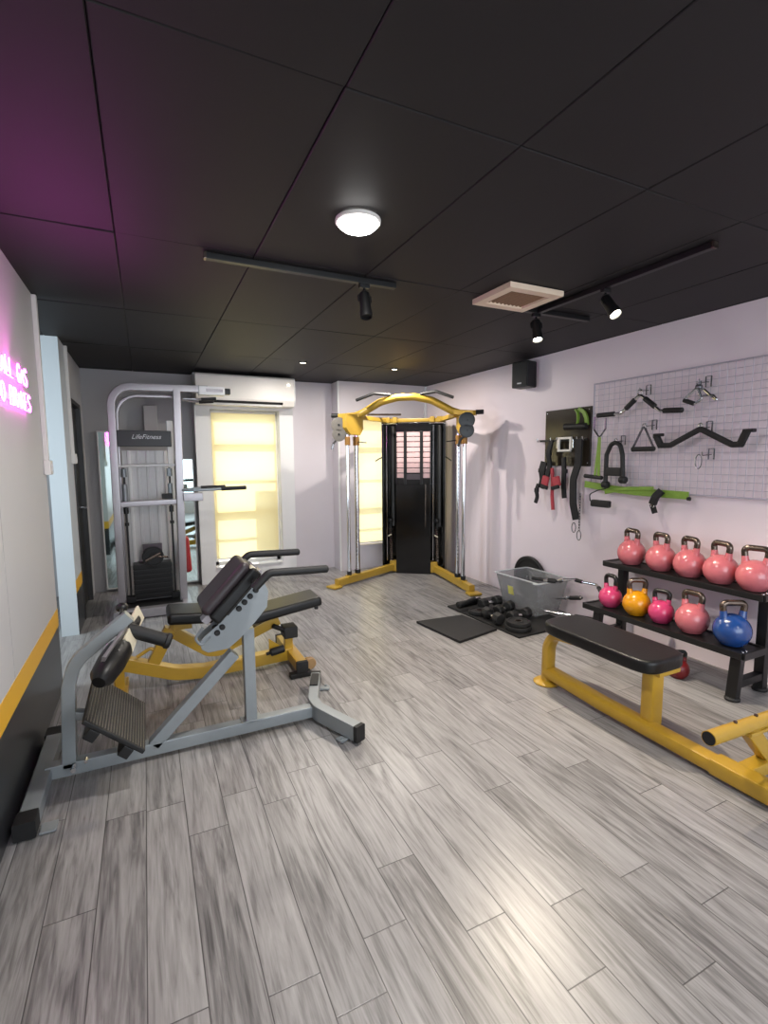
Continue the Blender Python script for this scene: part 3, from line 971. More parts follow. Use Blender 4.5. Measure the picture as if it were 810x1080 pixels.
shelf('lower_shelf', 3.195, 3.43, 1.655, 2.86, 0.312)
shelf('upper_shelf', 3.375, 3.585, 1.655, 2.83, 0.650)
for y in (1.70, 2.74):
    obj('front_leg', MB().bar([(3.235, y, 0.28), (3.205, y, 0.02)], 0.065, 0.05, NY), black_steel, kr)
    obj('rear_leg', MB().bar([(3.50, y, 0.02), (3.50, y, 0.62)], 0.06, 0.06, NY), black_steel, kr)
    obj('side_rail', MB().bar([(3.21, y, 0.10), (3.50, y, 0.10)], 0.05, 0.05, NY), black_steel, kr)
    obj('shelf_arm', MB().bar([(3.23, y, 0.262), (3.50, y, 0.262)], 0.05, 0.04, NY), black_steel, kr)
    obj('foot_cap', MB().lathe([(0, 0), (0.042, 0), (0.044, 0.012), (0.036, 0.022), (0, 0.024)], (3.205, y, 0.0), n=20), rubber, kr)
    obj('foot_cap', MB().lathe([(0, 0), (0.042, 0), (0.044, 0.012), (0.036, 0.022), (0, 0.024)], (3.50, y, 0.0), n=20), rubber, kr)
for x, z in ((3.215, 0.315), (3.25, 0.315), (3.39, 0.653), (3.43, 0.653)):
    obj('bolt', MB().sphere((x, 1.665, z), 0.008, (1, 1, 0.7), 10), chrome, kr)


def kettlebell(lab, loc, rz, body, hand, R=0.105, H=0.285, grp='kettlebells on the rack'):
    r = thing('kettlebell', lab, 'kettlebell', loc, grp, rz if rz else 1e-4)
    prof = [(0, 0.0), (R * 0.62, 0.0)]
    for k in range(1, 22):
        t = -0.30 * PI + (0.80 * PI) * k / 21
        prof.append((R * math.cos(t), R * 0.82 + R * math.sin(t)))
    prof[-1] = (0, R * 1.82)
    m_ = MB().lathe(prof, (0, 0, 0), n=36)
    hw = R * 0.54
    for s in (-1, 1):
        m_.sweep([(s * hw * 0.86, 0, R * 1.30), (s * hw * 0.98, 0, R * 1.75), (s * hw * 1.06, 0, R * 2.02)], circ(1.0, 14), None, scale=[R * 0.30, R * 0.215, R * 0.185])
    obj('body', m_, body, r, local=True)
    hz = H - R * 0.18
    obj('handle', MB().tube([(-hw * 1.05, 0, R * 1.98), (-hw * 1.16, 0, hz), (hw * 1.16, 0, hz), (hw * 1.05, 0, R * 1.98)], R * 0.185, 14, fil=R * 0.56, seg=8), hand, r, local=True)
    return r


UZ, LZ = 0.652, 0.314
kb0 = kettlebell('salmon pink kettlebell at the far left end of upper shelf', (3.475, 2.655, UZ), 1.34, pink, iron)
for y, a, lab in ((2.405, 1.27, 'salmon pink kettlebell second from the far end of upper shelf'), (2.185, 1.26, 'salmon pink kettlebell in the middle of the upper shelf'),
                  (1.972, 1.30, 'salmon pink kettlebell second from the near end of upper shelf'), (1.762, 1.85, 'salmon pink kettlebell at the near right end of upper shelf')):
    dup(kb0, (3.475, y, UZ), a, lab)
kettlebell('small hot pink kettlebell with black handle at lower shelf far end', (3.31, 2.70, LZ), 1.45, hot_pink, black_steel, 0.088, 0.262)
kettlebell('bright yellow kettlebell on the lower shelf', (3.31, 2.465, LZ), 2.6, gold, iron, 0.099, 0.28)
kettlebell('small hot pink kettlebell between the yellow and salmon ones on lower shelf', (3.31, 2.265, LZ), 1.75, hot_pink, black_steel, 0.086, 0.24)
kettlebell('salmon pink kettlebell on the lower shelf beside the blue one', (3.31, 2.04, LZ), 1.5, pink, iron, 0.105, 0.285)
kettlebell('blue kettlebell at the near end of the lower shelf', (3.31, 1.785, LZ), 2.6, blue, iron, 0.107, 0.285)
kettlebell('small dark red kettlebell on the floor under the rack', (3.22, 2.06, 0.0), 2.6, red_en, black_steel, 0.07, 0.19, None)

# ------------------------------------------------------------------ mats, bin and loose weights
def mat_slab(quad, t, lab):
    b_ = MB().prism([(x, y, 0.001) for x, y in quad], (0, 0, t), 0.003)
    return solo('rubber_mat', lab, 'mat', b_, rubber, 'black rubber mats')


mat_slab([(2.165, 3.83), (2.235, 3.235), (2.70, 3.345), (2.645, 3.80)], 0.022, 'small bare black rubber mat on the floor')
mat_slab([(2.69, 4.12), (2.735, 3.105), (3.40, 3.14), (3.40, 4.20)], 0.016, 'long black rubber mat under the bin and heap of weights')
MZ = 0.0175

bn = thing('storage_bin', 'frosted clear plastic storage bin by the right wall', 'bin', (3.38, 3.64, MZ))


def bin_shell():
    m_ = MB()
    z0, z1 = MZ, 0.36
    B = [(3.20, 3.42), (3.50, 3.42), (3.50, 3.88), (3.20, 3.88)]
    T = [(3.135, 3.355), (3.56, 3.355), (3.56, 3.935), (3.135, 3.935)]
    vb = [m_.bm.verts.new((x, y, z0)) for x, y in B]
    vt = [m_.bm.verts.new((x, y, z1)) for x, y in T]
    m_.bm.faces.new(vb[::-1])
    for k in range(4):
        m_.bm.faces.new((vb[k], vb[(k + 1) % 4], vt[(k + 1) % 4], vt[k]))
    bmesh.ops.bevel(m_.bm, geom=[e_ for e_ in m_.bm.edges if len(e_.link_faces) == 2], offset=0.02, segments=3, affect='EDGES')
    bmesh.ops.solidify(m_.bm, geom=m_.bm.faces[:], thickness=0.003)
    return m_


obj('tub', bin_shell(), bin_m, bn)
obj('rim', MB().bar(fillet([(3.13, 3.35, 0.358), (3.565, 3.35, 0.358), (3.565, 3.94, 0.358), (3.13, 3.94, 0.358)], 0.03, 4, True) + [V((3.16, 3.35, 0.358))], 0.012, 0.016, (0, 0, 1), r=0.003), glassy('clear_plastic_rim', (225, 228, 230), 0.35, 0.25), bn)
obj('sticker', MB().box((3.160, 3.72, 0.215), (0.002, 0.075, 0.085), (0, -0.18, 0)), sticker_m, bn)


def plate_mesh(c, axis, R, t, hole=0.026):
    return MB().lathe([(hole, -t / 2), (R * 0.35, -t / 2), (R * 0.38, -t * 0.3), (R * 0.80, -t * 0.3), (R * 0.84, -t / 2), (R * 0.97, -t / 2), (R, -t * 0.35), (R, t * 0.35), (R * 0.97, t / 2), (R * 0.84, t / 2), (R * 0.80, t * 0.3), (R * 0.38, t * 0.3), (R * 0.35, t / 2), (hole, t / 2), (hole, -t / 2)], c, axis, 36)


def plate(c, axis, R, t, lab):
    r = thing('weight_plate', lab, 'weight plate', (c[0], c[1], c[2] - (R if abs(axis[2]) < 0.5 else t / 2)), 'black weight plates')
    obj('disc', plate_mesh(c, axis, R, t), rubber, r)
    obj('hub_ring', MB().lathe([(0.025, -t * 0.52), (0.034, -t * 0.52), (0.034, t * 0.52), (0.025, t * 0.52), (0.025, -t * 0.52)], c, axis, 24), iron, r)
    return r


plate((3.598, 3.94, 0.238), (1, 0, 0.06), 0.235, 0.034, 'large black weight plate leaning on the wall behind the bin')
plate((2.86, 3.26, MZ + 0.020), (0, 0, 1), 0.115, 0.036, 'lower black weight plate of the flat pair at the front of the mat')
plate((2.865, 3.265, MZ + 0.0565), (0.0, 0, 1), 0.105, 0.032, 'upper black weight plate of the flat pair at the front of the mat')
plate((2.82, 3.77, MZ + 0.019), (0, 0.05, 1), 0.10, 0.032, 'black weight plate lying flat at the far corner of the mat')


def dumbbell(x, y, z, rz, lab, L=0.26, R=0.055):
    r = thing('dumbbell', lab, 'dumbbell', (x, y, z), 'black dumbbells on the mat', rz if rz else 1e-4)
    for s in (-1, 1):
        obj('head', MB().lathe([(0, -0.04), (R * 0.8, -0.04), (R, -0.028), (R, 0.028), (R * 0.8, 0.04), (0, 0.04)], (s * (L / 2 - 0.04), 0, R + 0.0005), (1, 0, 0), 8), rubber, r, local=True, smooth=20)
    obj('grip', MB().sweep([(-L / 2 + 0.06, 0, R * 0.9), (-0.03, 0, R * 0.9), (0.03, 0, R * 0.9), (L / 2 - 0.06, 0, R * 0.9)], circ(0.015, 12), None, scale=[0.9, 1.1, 1.1, 0.9]), chrome, r, local=True)
    return r


db = dumbbell(3.02, 3.65, MZ, 0.3, 'black dumbbell in the middle of the mat beside the bin')
for x, y, z, a, lab in ((2.79, 3.52, MZ, 1.45, 'black dumbbell at the left edge of the mat, end toward the camera'), (3.02, 3.43, MZ, 0.15, 'black dumbbell behind the flat pair of plates'),
                        (3.03, 3.87, MZ, 0.1, 'black dumbbell at the far left foot of the bin')):
    dup(db, (x, y, z), a, lab)


def foam_bar(p, q, r_, lab):
    t = thing('foam_grip_bar', lab, 'bar', (p[0], p[1], p[2] - r_), 'black foam grip bars')
    p, q = V(p), V(q)
    d = (q - p).normalized()
    obj('sleeve', MB().cyl(p, q, r_, n=16, bev=0.006), rubber, t)
    obj('chrome_end', MB().cyl(q, q + d * 0.04, r_ * 0.5, n=12, bev=0.003), chrome, t)


foam_bar((2.74, 4.02, MZ + 0.028), (3.05, 4.06, MZ + 0.028), 0.027, 'black foam bar lying along the far edge of the mat')
foam_bar((2.70, 3.92, MZ + 0.056), (2.93, 3.98, MZ + 0.075), 0.022, 'black foam bar lying on the far plate and bar')

# curl bars lying over the bin and the end of the rack
cb = thing('curl_bar', 'chrome zigzag curl bar with black grips resting across the bin', 'barbell', (3.3, 3.2, 0.3))
cpts = [(3.17, 3.44, 0.395), (3.24, 3.33, 0.392), (3.30, 3.27, 0.388), (3.31, 3.20, 0.415), (3.36, 3.12, 0.43), (3.39, 3.05, 0.42), (3.42, 2.93, 0.42), (3.37, 2.83, 0.375)]
obj('shaft', MB().tube(cpts, 0.0125, 12, fil=0.03), chrome, cb)
obj('grip', MB().tube([cpts[0], V(cpts[0]).lerp(V(cpts[1]), 0.8)], 0.0165, 12), rubber, cb)
obj('grip', MB().tube([V(cpts[1]).lerp(V(cpts[2]), 0.1), V(cpts[1]).lerp(V(cpts[2]), 0.95)], 0.022, 12), rubber, cb)
obj('grip', MB().tube([V(cpts[4]).lerp(V(cpts[5]), 0.1), V(cpts[4]).lerp(V(cpts[5]), 0.9)], 0.017, 12), rubber, cb)
obj('grip', MB().tube([V(cpts[6]).lerp(V(cpts[7]), 0.35), cpts[7]], 0.018, 12), rubber, cb)
obj('collar', MB().cyl((3.305, 3.235, 0.40), (3.312, 3.195, 0.418), 0.021, n=14), chrome, cb)
for p, q, lab in (((3.20, 3.30, 0.12), (3.46, 2.92, 0.10), 'chrome cable bar lying between the bin and the rack, upper one'), ((3.26, 3.22, 0.055), (3.40, 2.90, 0.035), 'chrome cable bar lying on the floor between bin and rack'),
                  ((3.36, 3.33, 0.21), (3.33, 3.00, 0.30), 'chrome bar with one thick black grip propped against the bin')):
    t = thing('cable_bar', lab, 'bar', (p[0], p[1], min(p[2], q[2])), 'chrome cable bars by the bin')
    p, q = V(p), V(q)
    obj('shaft', MB().cyl(p, q, 0.013, n=12, bev=0.003), chrome, t)
    obj('grip', MB().cyl(p.lerp(q, 0.55), p.lerp(q, 0.95), 0.019, n=14, bev=0.005), rubber, t)
    obj('collar', MB().cyl(p.lerp(q, 0.40), p.lerp(q, 0.47), 0.020, n=14, bev=0.003), chrome, t)

# ------------------------------------------------------------------ cable crossover machine in the corner
cm = thing('cable_machine', 'yellow corner cable crossover machine with chrome posts and black weight tower', 'exercise machine', (3.098, 5.564, 0))
CO = V((3.098, 5.564, 0))
CU, CV = V((0.795, -0.607, 0)), V((-0.607, -0.795, 0))
CR = Matrix((CU, CV, V((0, 0, 1)))).transposed()


def k_(u, v_, z):
    return CO + CU * u + CV * v_ + V((0, 0, z))


def kbox(m_, u0, u1, v0, v1, z0, z1, bev=0.0):
    return m_.box(k_((u0 + u1) / 2, (v0 + v1) / 2, (z0 + z1) / 2), (u1 - u0, v1 - v0, z1 - z0), CR, bev)


tw = obj('weight_tower', kbox(kbox(kbox(kbox(MB(), -0.225, 0.225, -0.25, -0.02, 0.0, 1.955, 0.004), -0.225, 0.225, -0.03, 0.0, 0.0, 1.17, 0.004), -0.225, 0.225, -0.03, 0.0, 1.845, 1.955, 0.004), -0.41, 0.41, -0.27, -0.24, 0.02, 1.96, 0.004), black_gloss, cm)
for s in (-1, 1):
    u0, u1 = (0.385, 0.41) if s > 0 else (-0.41, -0.385)
    obj('side_shroud', kbox(MB(), u0, u1, -0.24, 0.0, 0.05, 1.965, 0.004), black_gloss, cm)
    w0, w1 = (0.235, 0.25) if s > 0 else (-0.25, -0.235)
    obj('window_strip', kbox(kbox(MB(), s * 0.105 - 0.018, s * 0.105 + 0.018, -0.03, 0.002, 1.17, 1.85, 0.003), s * 0.222 - 0.006, s * 0.222 + 0.006, -0.03, 0.003, 1.17, 1.85, 0.002), black_steel, cm)
    gx = s * 0.305
    obj('guide_rod', MB().cyl(k_(gx - 0.055, -0.08, 0.15), k_(gx - 0.055, -0.08, 1.93), 0.008, n=10), chrome, cm)
    obj('weight_sleeve', MB().cyl(k_(gx + 0.03, -0.09, 0.62), k_(gx + 0.03, -0.09, 1.92), 0.03, n=14), mat('dark_grey_sleeve', (44, 42, 40), 0.4), cm)
    obj('coil_spring', MB().tube([k_(gx + 0.012 * 0 + 0.032 * math.cos(k * 0.9), -0.085 + 0.032 * math.sin(k * 0.9), 0.14 + k * 0.0031) for k in range(150)], 0.005, 6), iron, cm)
    obj('pulley_knob', MB().sphere(k_(gx, -0.05, 0.70), 0.032, n=14).cyl(k_(gx, -0.05, 0.70), k_(gx, -0.05, 0.58), 0.008, n=8), black_steel, cm)
    obj('tag', MB().box(k_(gx - 0.01, -0.03, 0.50), (0.05, 0.004, 0.015), CR @ Euler((0, 0.5 * s, 0)).to_matrix()), ply, cm)
    # floor leg
    obj('floor_leg', MB().bar([k_(s * 0.27, -0.08, 0.075), k_(s * 0.30, 0.0, 0.075), k_(s * 0.78, 0.85, 0.055)], 0.09, 0.07, (0, 0, 1), fil=0.1, r=0.012), yellow2, cm)
    obj('foot_plate', MB().box(k_(s * 0.80, 0.885, 0.016), (0.15, 0.13, 0.028), CR @ Euler((0, 0, -s * 0.51)).to_matrix(), 0.012), yellow2, cm)
    obj('post_base', MB().box(k_(s * 0.64, 0.61, 0.10), (0.075, 0.22, 0.03), CR @ Euler((0, 0, -s * 0.51)).to_matrix(), 0.006), yellow2, cm)
    obj('leg_riser', kbox(MB(), s * 0.27 - 0.045, s * 0.27 + 0.045, -0.12, -0.01, 0.02, 0.16, 0.006), yellow2, cm)
    pa, pb = k_(s * 0.675, 0.675, 0), k_(s * 0.605, 0.545, 0)
    for pp, rr in ((pa, 0.022), (pb, 0.029)):
        obj('chrome_post', MB().cyl(pp + V((0, 0, 0.1)), pp + V((0, 0, 1.78)), rr, n=18), chrome, cm)
        obj('post_collar', MB().cyl(pp + V((0, 0, 1.66)), pp + V((0, 0, 1.76)), rr + 0.010, n=18, bev=0.003), mat('bronze_collar_%d%d' % (s, rr * 1000), (150, 108, 52), 0.4, metal=0.4), cm)
        obj('base_collar', MB().cyl(pp + V((0, 0, 0.11)), pp + V((0, 0, 0.16)), rr + 0.007, n=18), black_steel, cm)
    hole = MB()
    for j in range(30):
        q = pb + V((0, 0, 0.30 + j * 0.045)) + (CV * 0.0285)
        hole.cyl(q - CV * 0.002, q + CV * 0.002, 0.006, n=8)
    obj('peg_holes', hole, black_gap, cm)
    hd = obj('post_head', MB().prism([k_(s * 0.57, 0.50, 2.02), k_(s * 0.57, 0.50, 1.85), k_(s * 0.60, 0.53, 1.78), k_(s * 0.68, 0.66, 1.78), k_(s * 0.72, 0.72, 1.86), k_(s * 0.72, 0.72, 2.02)], CU * 0.05 + CV * 0.02, 0.006), yellow2, cm)
    obj('head_bracket', MB().bar([k_(s * 0.56, 0.56, 2.02), k_(s * 0.80, 0.62, 2.0)], 0.055, 0.07, (0, 0, 1)), yellow2, cm)
    obj('bumper', MB().cyl(k_(s * 0.79, 0.62, 2.01), k_(s * 0.88, 0.63, 2.01), 0.026, n=14, bev=0.004), rubber, cm)
    # swivelling pulley pair
    pm = mat('pulley_grey_%d' % s, (108, 104, 98) if s < 0 else (40, 42, 44), 0.4)
    pc = k_(-0.77, 0.70, 1.84) if s < 0 else k_(0.70, 0.74, 1.86)
    ax = (CU * 0.25 + CV).normalized()
    for dz, R in ((0.055, 0.088), (-0.055, 0.080)):
        pl_ = obj('pulley', MB().lathe([(0, -0.022), (R * 0.8, -0.022), (R, -0.018), (R * 0.93, 0), (R, 0.018), (R * 0.8, 0.022), (0, 0.022)], pc + V((0, 0, dz)), ax, 28), pm, cm)
        obj('axle', MB().cyl(pc + V((0, 0, dz)) - ax * 0.03, pc + V((0, 0, dz)) + ax * 0.03, 0.012, n=10), black_steel, pl_)
    obj('pulley_arm', MB().bar([pc + V((0, 0, 0.0)), k_(s * 0.66, 0.66, 1.76)], 0.05, 0.03, (0, 0, 1)), pm, cm)
    obj('cable_clip', MB().tube([pc + V((0, 0, -0.12)) - CU * 0.03, pc + V((0, 0, -0.16)) - CU * 0.07, pc + V((0, 0, -0.23)) - CU * 0.09], 0.013, 8, fil=0.02, scale=None), chrome if s < 0 else black_steel, cm)
    obj('adjusting_lever', MB().tube([pb + V((0, 0, 1.70)), pb + V((0, 0, 1.70)) + CU * (-s * 0.05) + CV * 0.04, pb + V((0, 0, 1.69)) - CU * s * 0.14 + CV * 0.05], 0.006, 8), black_steel, cm)
    obj('top_brace', MB().bar([k_(s * 0.57, 0.55, 1.99), k_(s * 0.36, 0.0, 1.985), k_(s * 0.25, -0.08, 1.985)], 0.05, 0.06, (0, 0, 1), fil=0.08), yellow2, cm)
    obj('brace_joint', kbox(kbox(MB(), s * 0.35 - 0.05, s * 0.35 + 0.05, -0.09, 0.03, 1.955, 2.025, 0.01), s * 0.24 - 0.03, s * 0.24 + 0.03, -0.12, 0.0, 1.955, 2.03, 0.01), yellow2, cm)
    obj('tower_bolt', MB().sphere(k_(s * 0.395, 0.003, 1.94), 0.011, n=10).sphere(k_(s * 0.215, 0.003, 1.94), 0.011, n=10), chrome, cm)
    obj('pull_up_grip', MB().tube([k_(s * 0.17, 0.56, 2.19), k_(s * 0.175, 0.58, 2.235), k_(s * 0.36, 0.66, 2.245), k_(s * 0.55, 0.74, 2.165)], 0.017, 12, fil=0.04), rubber, cm)
    obj('side_handle', MB().tube([k_(s * 0.41, -0.05, 1.52), k_(s * 0.445, 0.0, 1.50), k_(s * 0.49, 0.02, 1.47)], 0.008, 8), black_steel, cm)
obj('top_bar', kbox(MB(), -0.25, 0.25, -0.11, -0.05, 1.965, 2.015, 0.012), yellow2, cm)
obj('arched_beam', MB().tube([k_(-0.66, 0.55, 1.99), k_(-0.52, 0.55, 2.04), k_(-0.30, 0.555, 2.16), k_(-0.10, 0.56, 2.205), k_(0.10, 0.56, 2.205), k_(0.30, 0.555, 2.16), k_(0.52, 0.55, 2.04), k_(0.66, 0.55, 1.99)], 0.042, 16, fil=0.25, seg=5), yellow2, cm)
obj('rear_rod', MB().cyl(k_(-0.55, 0.2, 2.05), k_(-0.12, 0.2, 2.04), 0.012, n=10), iron, cm)
for j in range(9):
    z0 = 1.785 - j * 0.0665
    for u0, u1, kind in ((-0.215, -0.125, 0), (-0.085, 0.085, 1), (0.125, 0.215, 0)):
        if kind == 1 and j == 8:
            obj('weight_plate', kbox(MB(), -0.09, 0.09, -0.026, -0.008, z0 - 0.02, z0 + 0.052, 0.003), plate_gr, cm)
            continue
        p_ = kbox(MB(), u0, u1, -0.028, -0.012, z0, z0 + 0.058, 0.004)
        if kind == 1:
            p_ = kbox(p_, -0.012, 0.012, -0.022, -0.008, z0 + 0.046, z0 + 0.060)
        obj('weight_plate', p_, plate_lbl, cm)
for u0, u1 in ((-0.215, -0.125), (-0.09, 0.09), (0.125, 0.215)):
    obj('top_plate', kbox(MB(), u0, u1, -0.028, -0.01, 1.848, 1.875, 0.003), plate_gr, cm)
obj('selector_rod', MB().cyl(k_(0.16, -0.005, 0.62), k_(0.16, -0.005, 1.17), 0.006, n=8), iron, cm)

# ------------------------------------------------------------------ lat and dip machine at the back left
lt = thing('pulley_station', 'tall silver framed pulley station by the back left window', 'exercise machine', (0.02, 5.4, 0))
YL = 5.42
obj('frame_arch', MB().bar([(-0.265, YL, 0.02), (-0.255, YL, 2.20), (0.62, YL, 2.215)], 0.085, 0.068, NY, fil=0.18, seg=8), silver2, lt)
obj('inner_arch', MB().bar([(-0.235, YL + 0.18, 0.02), (-0.22, YL + 0.18, 2.14), (0.36, YL + 0.18, 2.15)], 0.05, 0.032, NY, fil=0.2, seg=8), silver2, lt)
obj('frame_post', MB().bar([(0.295, YL - 0.02, 0.02), (0.325, YL - 0.02, 2.19)], 0.085, 0.07, NY), silver2, lt)
obj('rear_post', MB().bar([(0.235, YL + 0.16, 0.02), (0.25, YL + 0.16, 1.90)], 0.06, 0.055, NY), white_fr, lt)
hd = obj('pulley_head', MB().b2(0.53, 0.78, YL - 0.07, YL + 0.05, 2.155, 2.24, 0.006), white_fr, lt)
obj('end_block', MB().b2(0.775, 0.84, YL - 0.05, YL + 0.03, 2.17, 2.23, 0.008), black_steel, hd)
obj('label_plate', MB().b2(0.60, 0.76, YL - 0.072, YL - 0.069, 2.185, 2.215, 0.001), silver2, hd)
for yy in (YL - 0.12, YL + 0.10):
    obj('pull_down_grip', MB().tube([(0.33, YL, 2.11), (0.50, yy, 2.10), (0.68, yy - 0.05, 2.105)], 0.011, 10, fil=0.05), silver2, lt)
    obj('grip', MB().tube([(0.54, yy - 0.03, 2.095), (0.68, yy - 0.05, 2.105)], 0.018, 10), rubber, lt)
sg2 = obj('name_board', MB().b2(-0.225, 0.255, YL - 0.03, YL + 0.02, 1.635, 1.79, 0.006), black_steel, lt)
obj('logo', MB().text('LifeFitness', 0.062, Matrix.Translation((0.03, YL - 0.033, 1.728)) @ Matrix.Rotation(PI / 2, 4, 'X'), 0.001, 0.35), logo_m, sg2)
obj('cross_bar', MB().bar([(-0.235, YL, 1.075), (0.29, YL, 1.085)], 0.05, 0.055, NY), silver2, lt)
obj('cross_rod', MB().cyl((-0.23, YL, 1.445), (0.29, YL, 1.455), 0.011, n=10), white_fr, lt)
obj('bar_pad', MB().b2(0.14, 0.24, YL - 0.07, YL, 1.12, 1.17, 0.006), rubber, lt)
for x in (-0.185, 0.225):
    obj('guide_rod', MB().cyl((x, YL + 0.04, 0.14), (x, YL + 0.04, 1.43), 0.010, n=10), black_steel, lt)
    obj('rod_sleeve', MB().cyl((x, YL + 0.04, 1.10), (x, YL + 0.04, 1.27), 0.024, n=12, bev=0.003).cyl((x, YL + 0.04, 1.34), (x, YL + 0.04, 1.42), 0.026, n=12), silver, lt)
    obj('rod_stop', MB().cyl((x, YL + 0.04, 0.86), (x, YL + 0.04, 0.89), 0.020, n=12), black_steel, lt)
    obj('rod_collar', MB().cyl((x, YL + 0.04, 0.98), (x, YL + 0.04, 1.04), 0.022, n=12), black_steel, lt)
    obj('rod_foot', MB().b2(x - 0.04, x + 0.04, YL, YL + 0.09, 0.09, 0.15, 0.006), rubber, lt)
sh = MB().b2(-0.20, 0.235, YL + 0.235, YL + 0.25, 0.42, 1.60)
for k in range(5):
    sh.b2(-0.155 + k * 0.085, -0.125 + k * 0.085, YL + 0.225, YL + 0.237, 0.42, 1.60, 0.004)
obj('reflection_panel', sh, reflection_m, lt)  # solid ribbed panel standing in for a mirror and its striped reflection
stk = obj('weight_stack', MB().b2(-0.155, 0.20, YL + 0.06, YL + 0.22, 0.10, 0.46, 0.006), black_steel, lt)
for j in range(7):
    obj('stack_plate', MB().b2(-0.158, 0.203, YL + 0.057, YL + 0.223, 0.105 + j * 0.05, 0.148 + j * 0.05, 0.005), rubber, stk)
obj('reflected_disc', plate_mesh((0.03, YL + 0.03, 0.535), (0.1, -1, 0), 0.10, 0.04, 0.018), rubber, lt)  # solid black disc added in place of a mirror reflection
obj('disc_handle', MB().bar([(-0.04, YL - 0.0, 0.50), (0.10, YL - 0.0, 0.57)], 0.02, 0.025, NY).cyl((0.03, YL + 0.03, 0.535), (0.17, YL + 0.03, 0.52), 0.012, n=8), iron, lt)
obj('disc_bracket', MB().b2(-0.06, 0.12, YL + 0.06, YL + 0.08, 0.46, 0.66, 0.004), plate_gr, lt)
obj('base_front', MB().bar([(-0.31, 5.16, 0.055), (0.36, 5.16, 0.055)], 0.085, 0.09, (0, 0, 1)), silver2, lt)
obj('base_rear', MB().bar([(-0.31, 5.60, 0.045), (0.36, 5.60, 0.045)], 0.085, 0.08, (0, 0, 1)), silver2, lt)
obj('floor_plate', MB().b2(-0.24, 0.28, 5.24, 5.54, 0.06, 0.075, 0.004), rubber, lt)
for x in (-0.29, 0.32):
    obj('base_side', MB().bar([(x, 5.10, 0.05), (x, 5.66, 0.05)], 0.075, 0.08, (0, 0, 1)), silver2, lt)
obj('dip_bracket', MB().b2(0.335, 0.52, YL - 0.12, YL + 0.0, 1.09, 1.17, 0.006), silver2, lt)
for yy, x1 in ((5.30, 0.74), (5.02, 0.90)):
    ar = obj('dip_arm', MB().tube([(0.335, YL - 0.05, 1.20), (0.42, yy, 1.215), (x1 - 0.01, yy, 1.225)], 0.014, 10, fil=0.04), silver, lt)
    obj('grip', MB().cyl((x1 - 0.24, yy, 1.222), (x1, yy, 1.226), 0.020, n=12, bev=0.004), rubber, ar)
obj('knee_pad', MB().box((0.345, YL + 0.10, 0.52), (0.085, 0.14, 0.38), (0, -0.05, 0), 0.035, 4), red_v, lt)

# mirrors standing on the back wall
for x0, x1, z0, z1, y, lab in ((-0.46, -0.29, 0.03, 1.83, 6.38, 'narrow white framed mirror leaning in the left corner by the door'), (0.33, 0.53, 0.02, 1.52, 6.37, 'narrow mirror leaning between the pulley station and the left window')):
    r = thing('leaning_mirror', lab, 'mirror', ((x0 + x1) / 2, y, z0), 'narrow mirrors at the back wall')
    fr = MB()
    w = 0.014
    for q in ((x0, x0 + w, z0, z1), (x1 - w, x1, z0, z1), (x0, x1, z0, z0 + w), (x0, x1, z1 - w, z1)):
        fr.b2(q[0], q[1], y - 0.02, y + 0.01, q[2], q[3], 0.002)
    obj('frame', fr, white_fr, r)
    obj('glass', MB().b2(x0 + w, x1 - w, y - 0.012, y, z0 + w, z1 - w), mirror_m, r)
solo('wall_box', 'dark grey ducting box on the back wall above the name board', 'box', MB().b2(0.02, 0.16, 6.28, 6.419, 1.82, 2.12, 0.006), wall_dim)

# ------------------------------------------------------------------ things on the right wall
gp = thing('wire_grid_panel', 'white wire grid panel fixed to the right wall', 'grid panel', (3.60, 2.4, 1.22))
GY0, GY1, GZ0, GZ1, GX = 1.50, 3.19, 1.222, 2.138, 3.60
obj('border', MB().tube([(GX, GY0, GZ0), (GX, GY1, GZ0), (GX, GY1, GZ1), (GX, GY0, GZ1)], 0.009, 8, closed=True), grid_m, gp)
w_ = MB()
n = 18
for k in range(1, n):
    z = GZ0 + (GZ1 - GZ0) * k / n
    w_.cyl((GX, GY0, z), (GX, GY1, z), 0.0019, n=6)
obj('cross_wires', w_, grid_m, gp)
w_ = MB()
n = 32
for k in range(1, n):
    y = GY0 + (GY1 - GY0) * k / n
    w_.cyl((GX - 0.004, y, GZ0), (GX - 0.004, y, GZ1), 0.0019, n=6)
obj('upright_wires', w_, grid_m, gp)
fx = MB()
for y in (1.8, 2.9):
    for z in (GZ0, GZ1):
        fx.cyl((GX, y, z), (3.6285, y, z), 0.006, n=8)
obj('wall_fixing', fx, grid_m, gp)


def hook(y, z, lab):
    r = thing('grid_hook', lab, 'hook', (GX, y, z), 'chrome hooks on the wire grid')
    obj('back_plate', MB().b2(GX - 0.010, GX - 0.006, y - 0.038, y - 0.028, z - 0.035, z + 0.04, 0.001).b2(GX - 0.010, GX - 0.006, y + 0.0, y + 0.01, z - 0.035, z + 0.04, 0.001).tube([(GX - 0.008, y - 0.034, z + 0.04), (GX - 0.008, y + 0.006, z + 0.04)], 0.003, 6), dark_chrome, r)
    obj('prong', MB().tube([(GX - 0.008, y - 0.015, z), (GX - 0.095, y - 0.005, z - 0.008), (GX - 0.10, y - 0.005, z + 0.018)], 0.0035, 8, fil=0.01), dark_chrome, r)


hook(2.675, 2.02, 'chrome hook holding the wide chrome v bar')
hook(2.215, 2.02, 'chrome hook holding the double row handle')
hook(2.61, 1.745, 'chrome hook holding the small triangle stirrup handle')
hook(2.19, 1.705, 'chrome hook holding the wide black bent grip bar')
hook(2.885, 1.635, 'chrome hook holding the black horseshoe harness')
hook(2.165, 1.515, 'chrome hook with a bare wire snap clip')

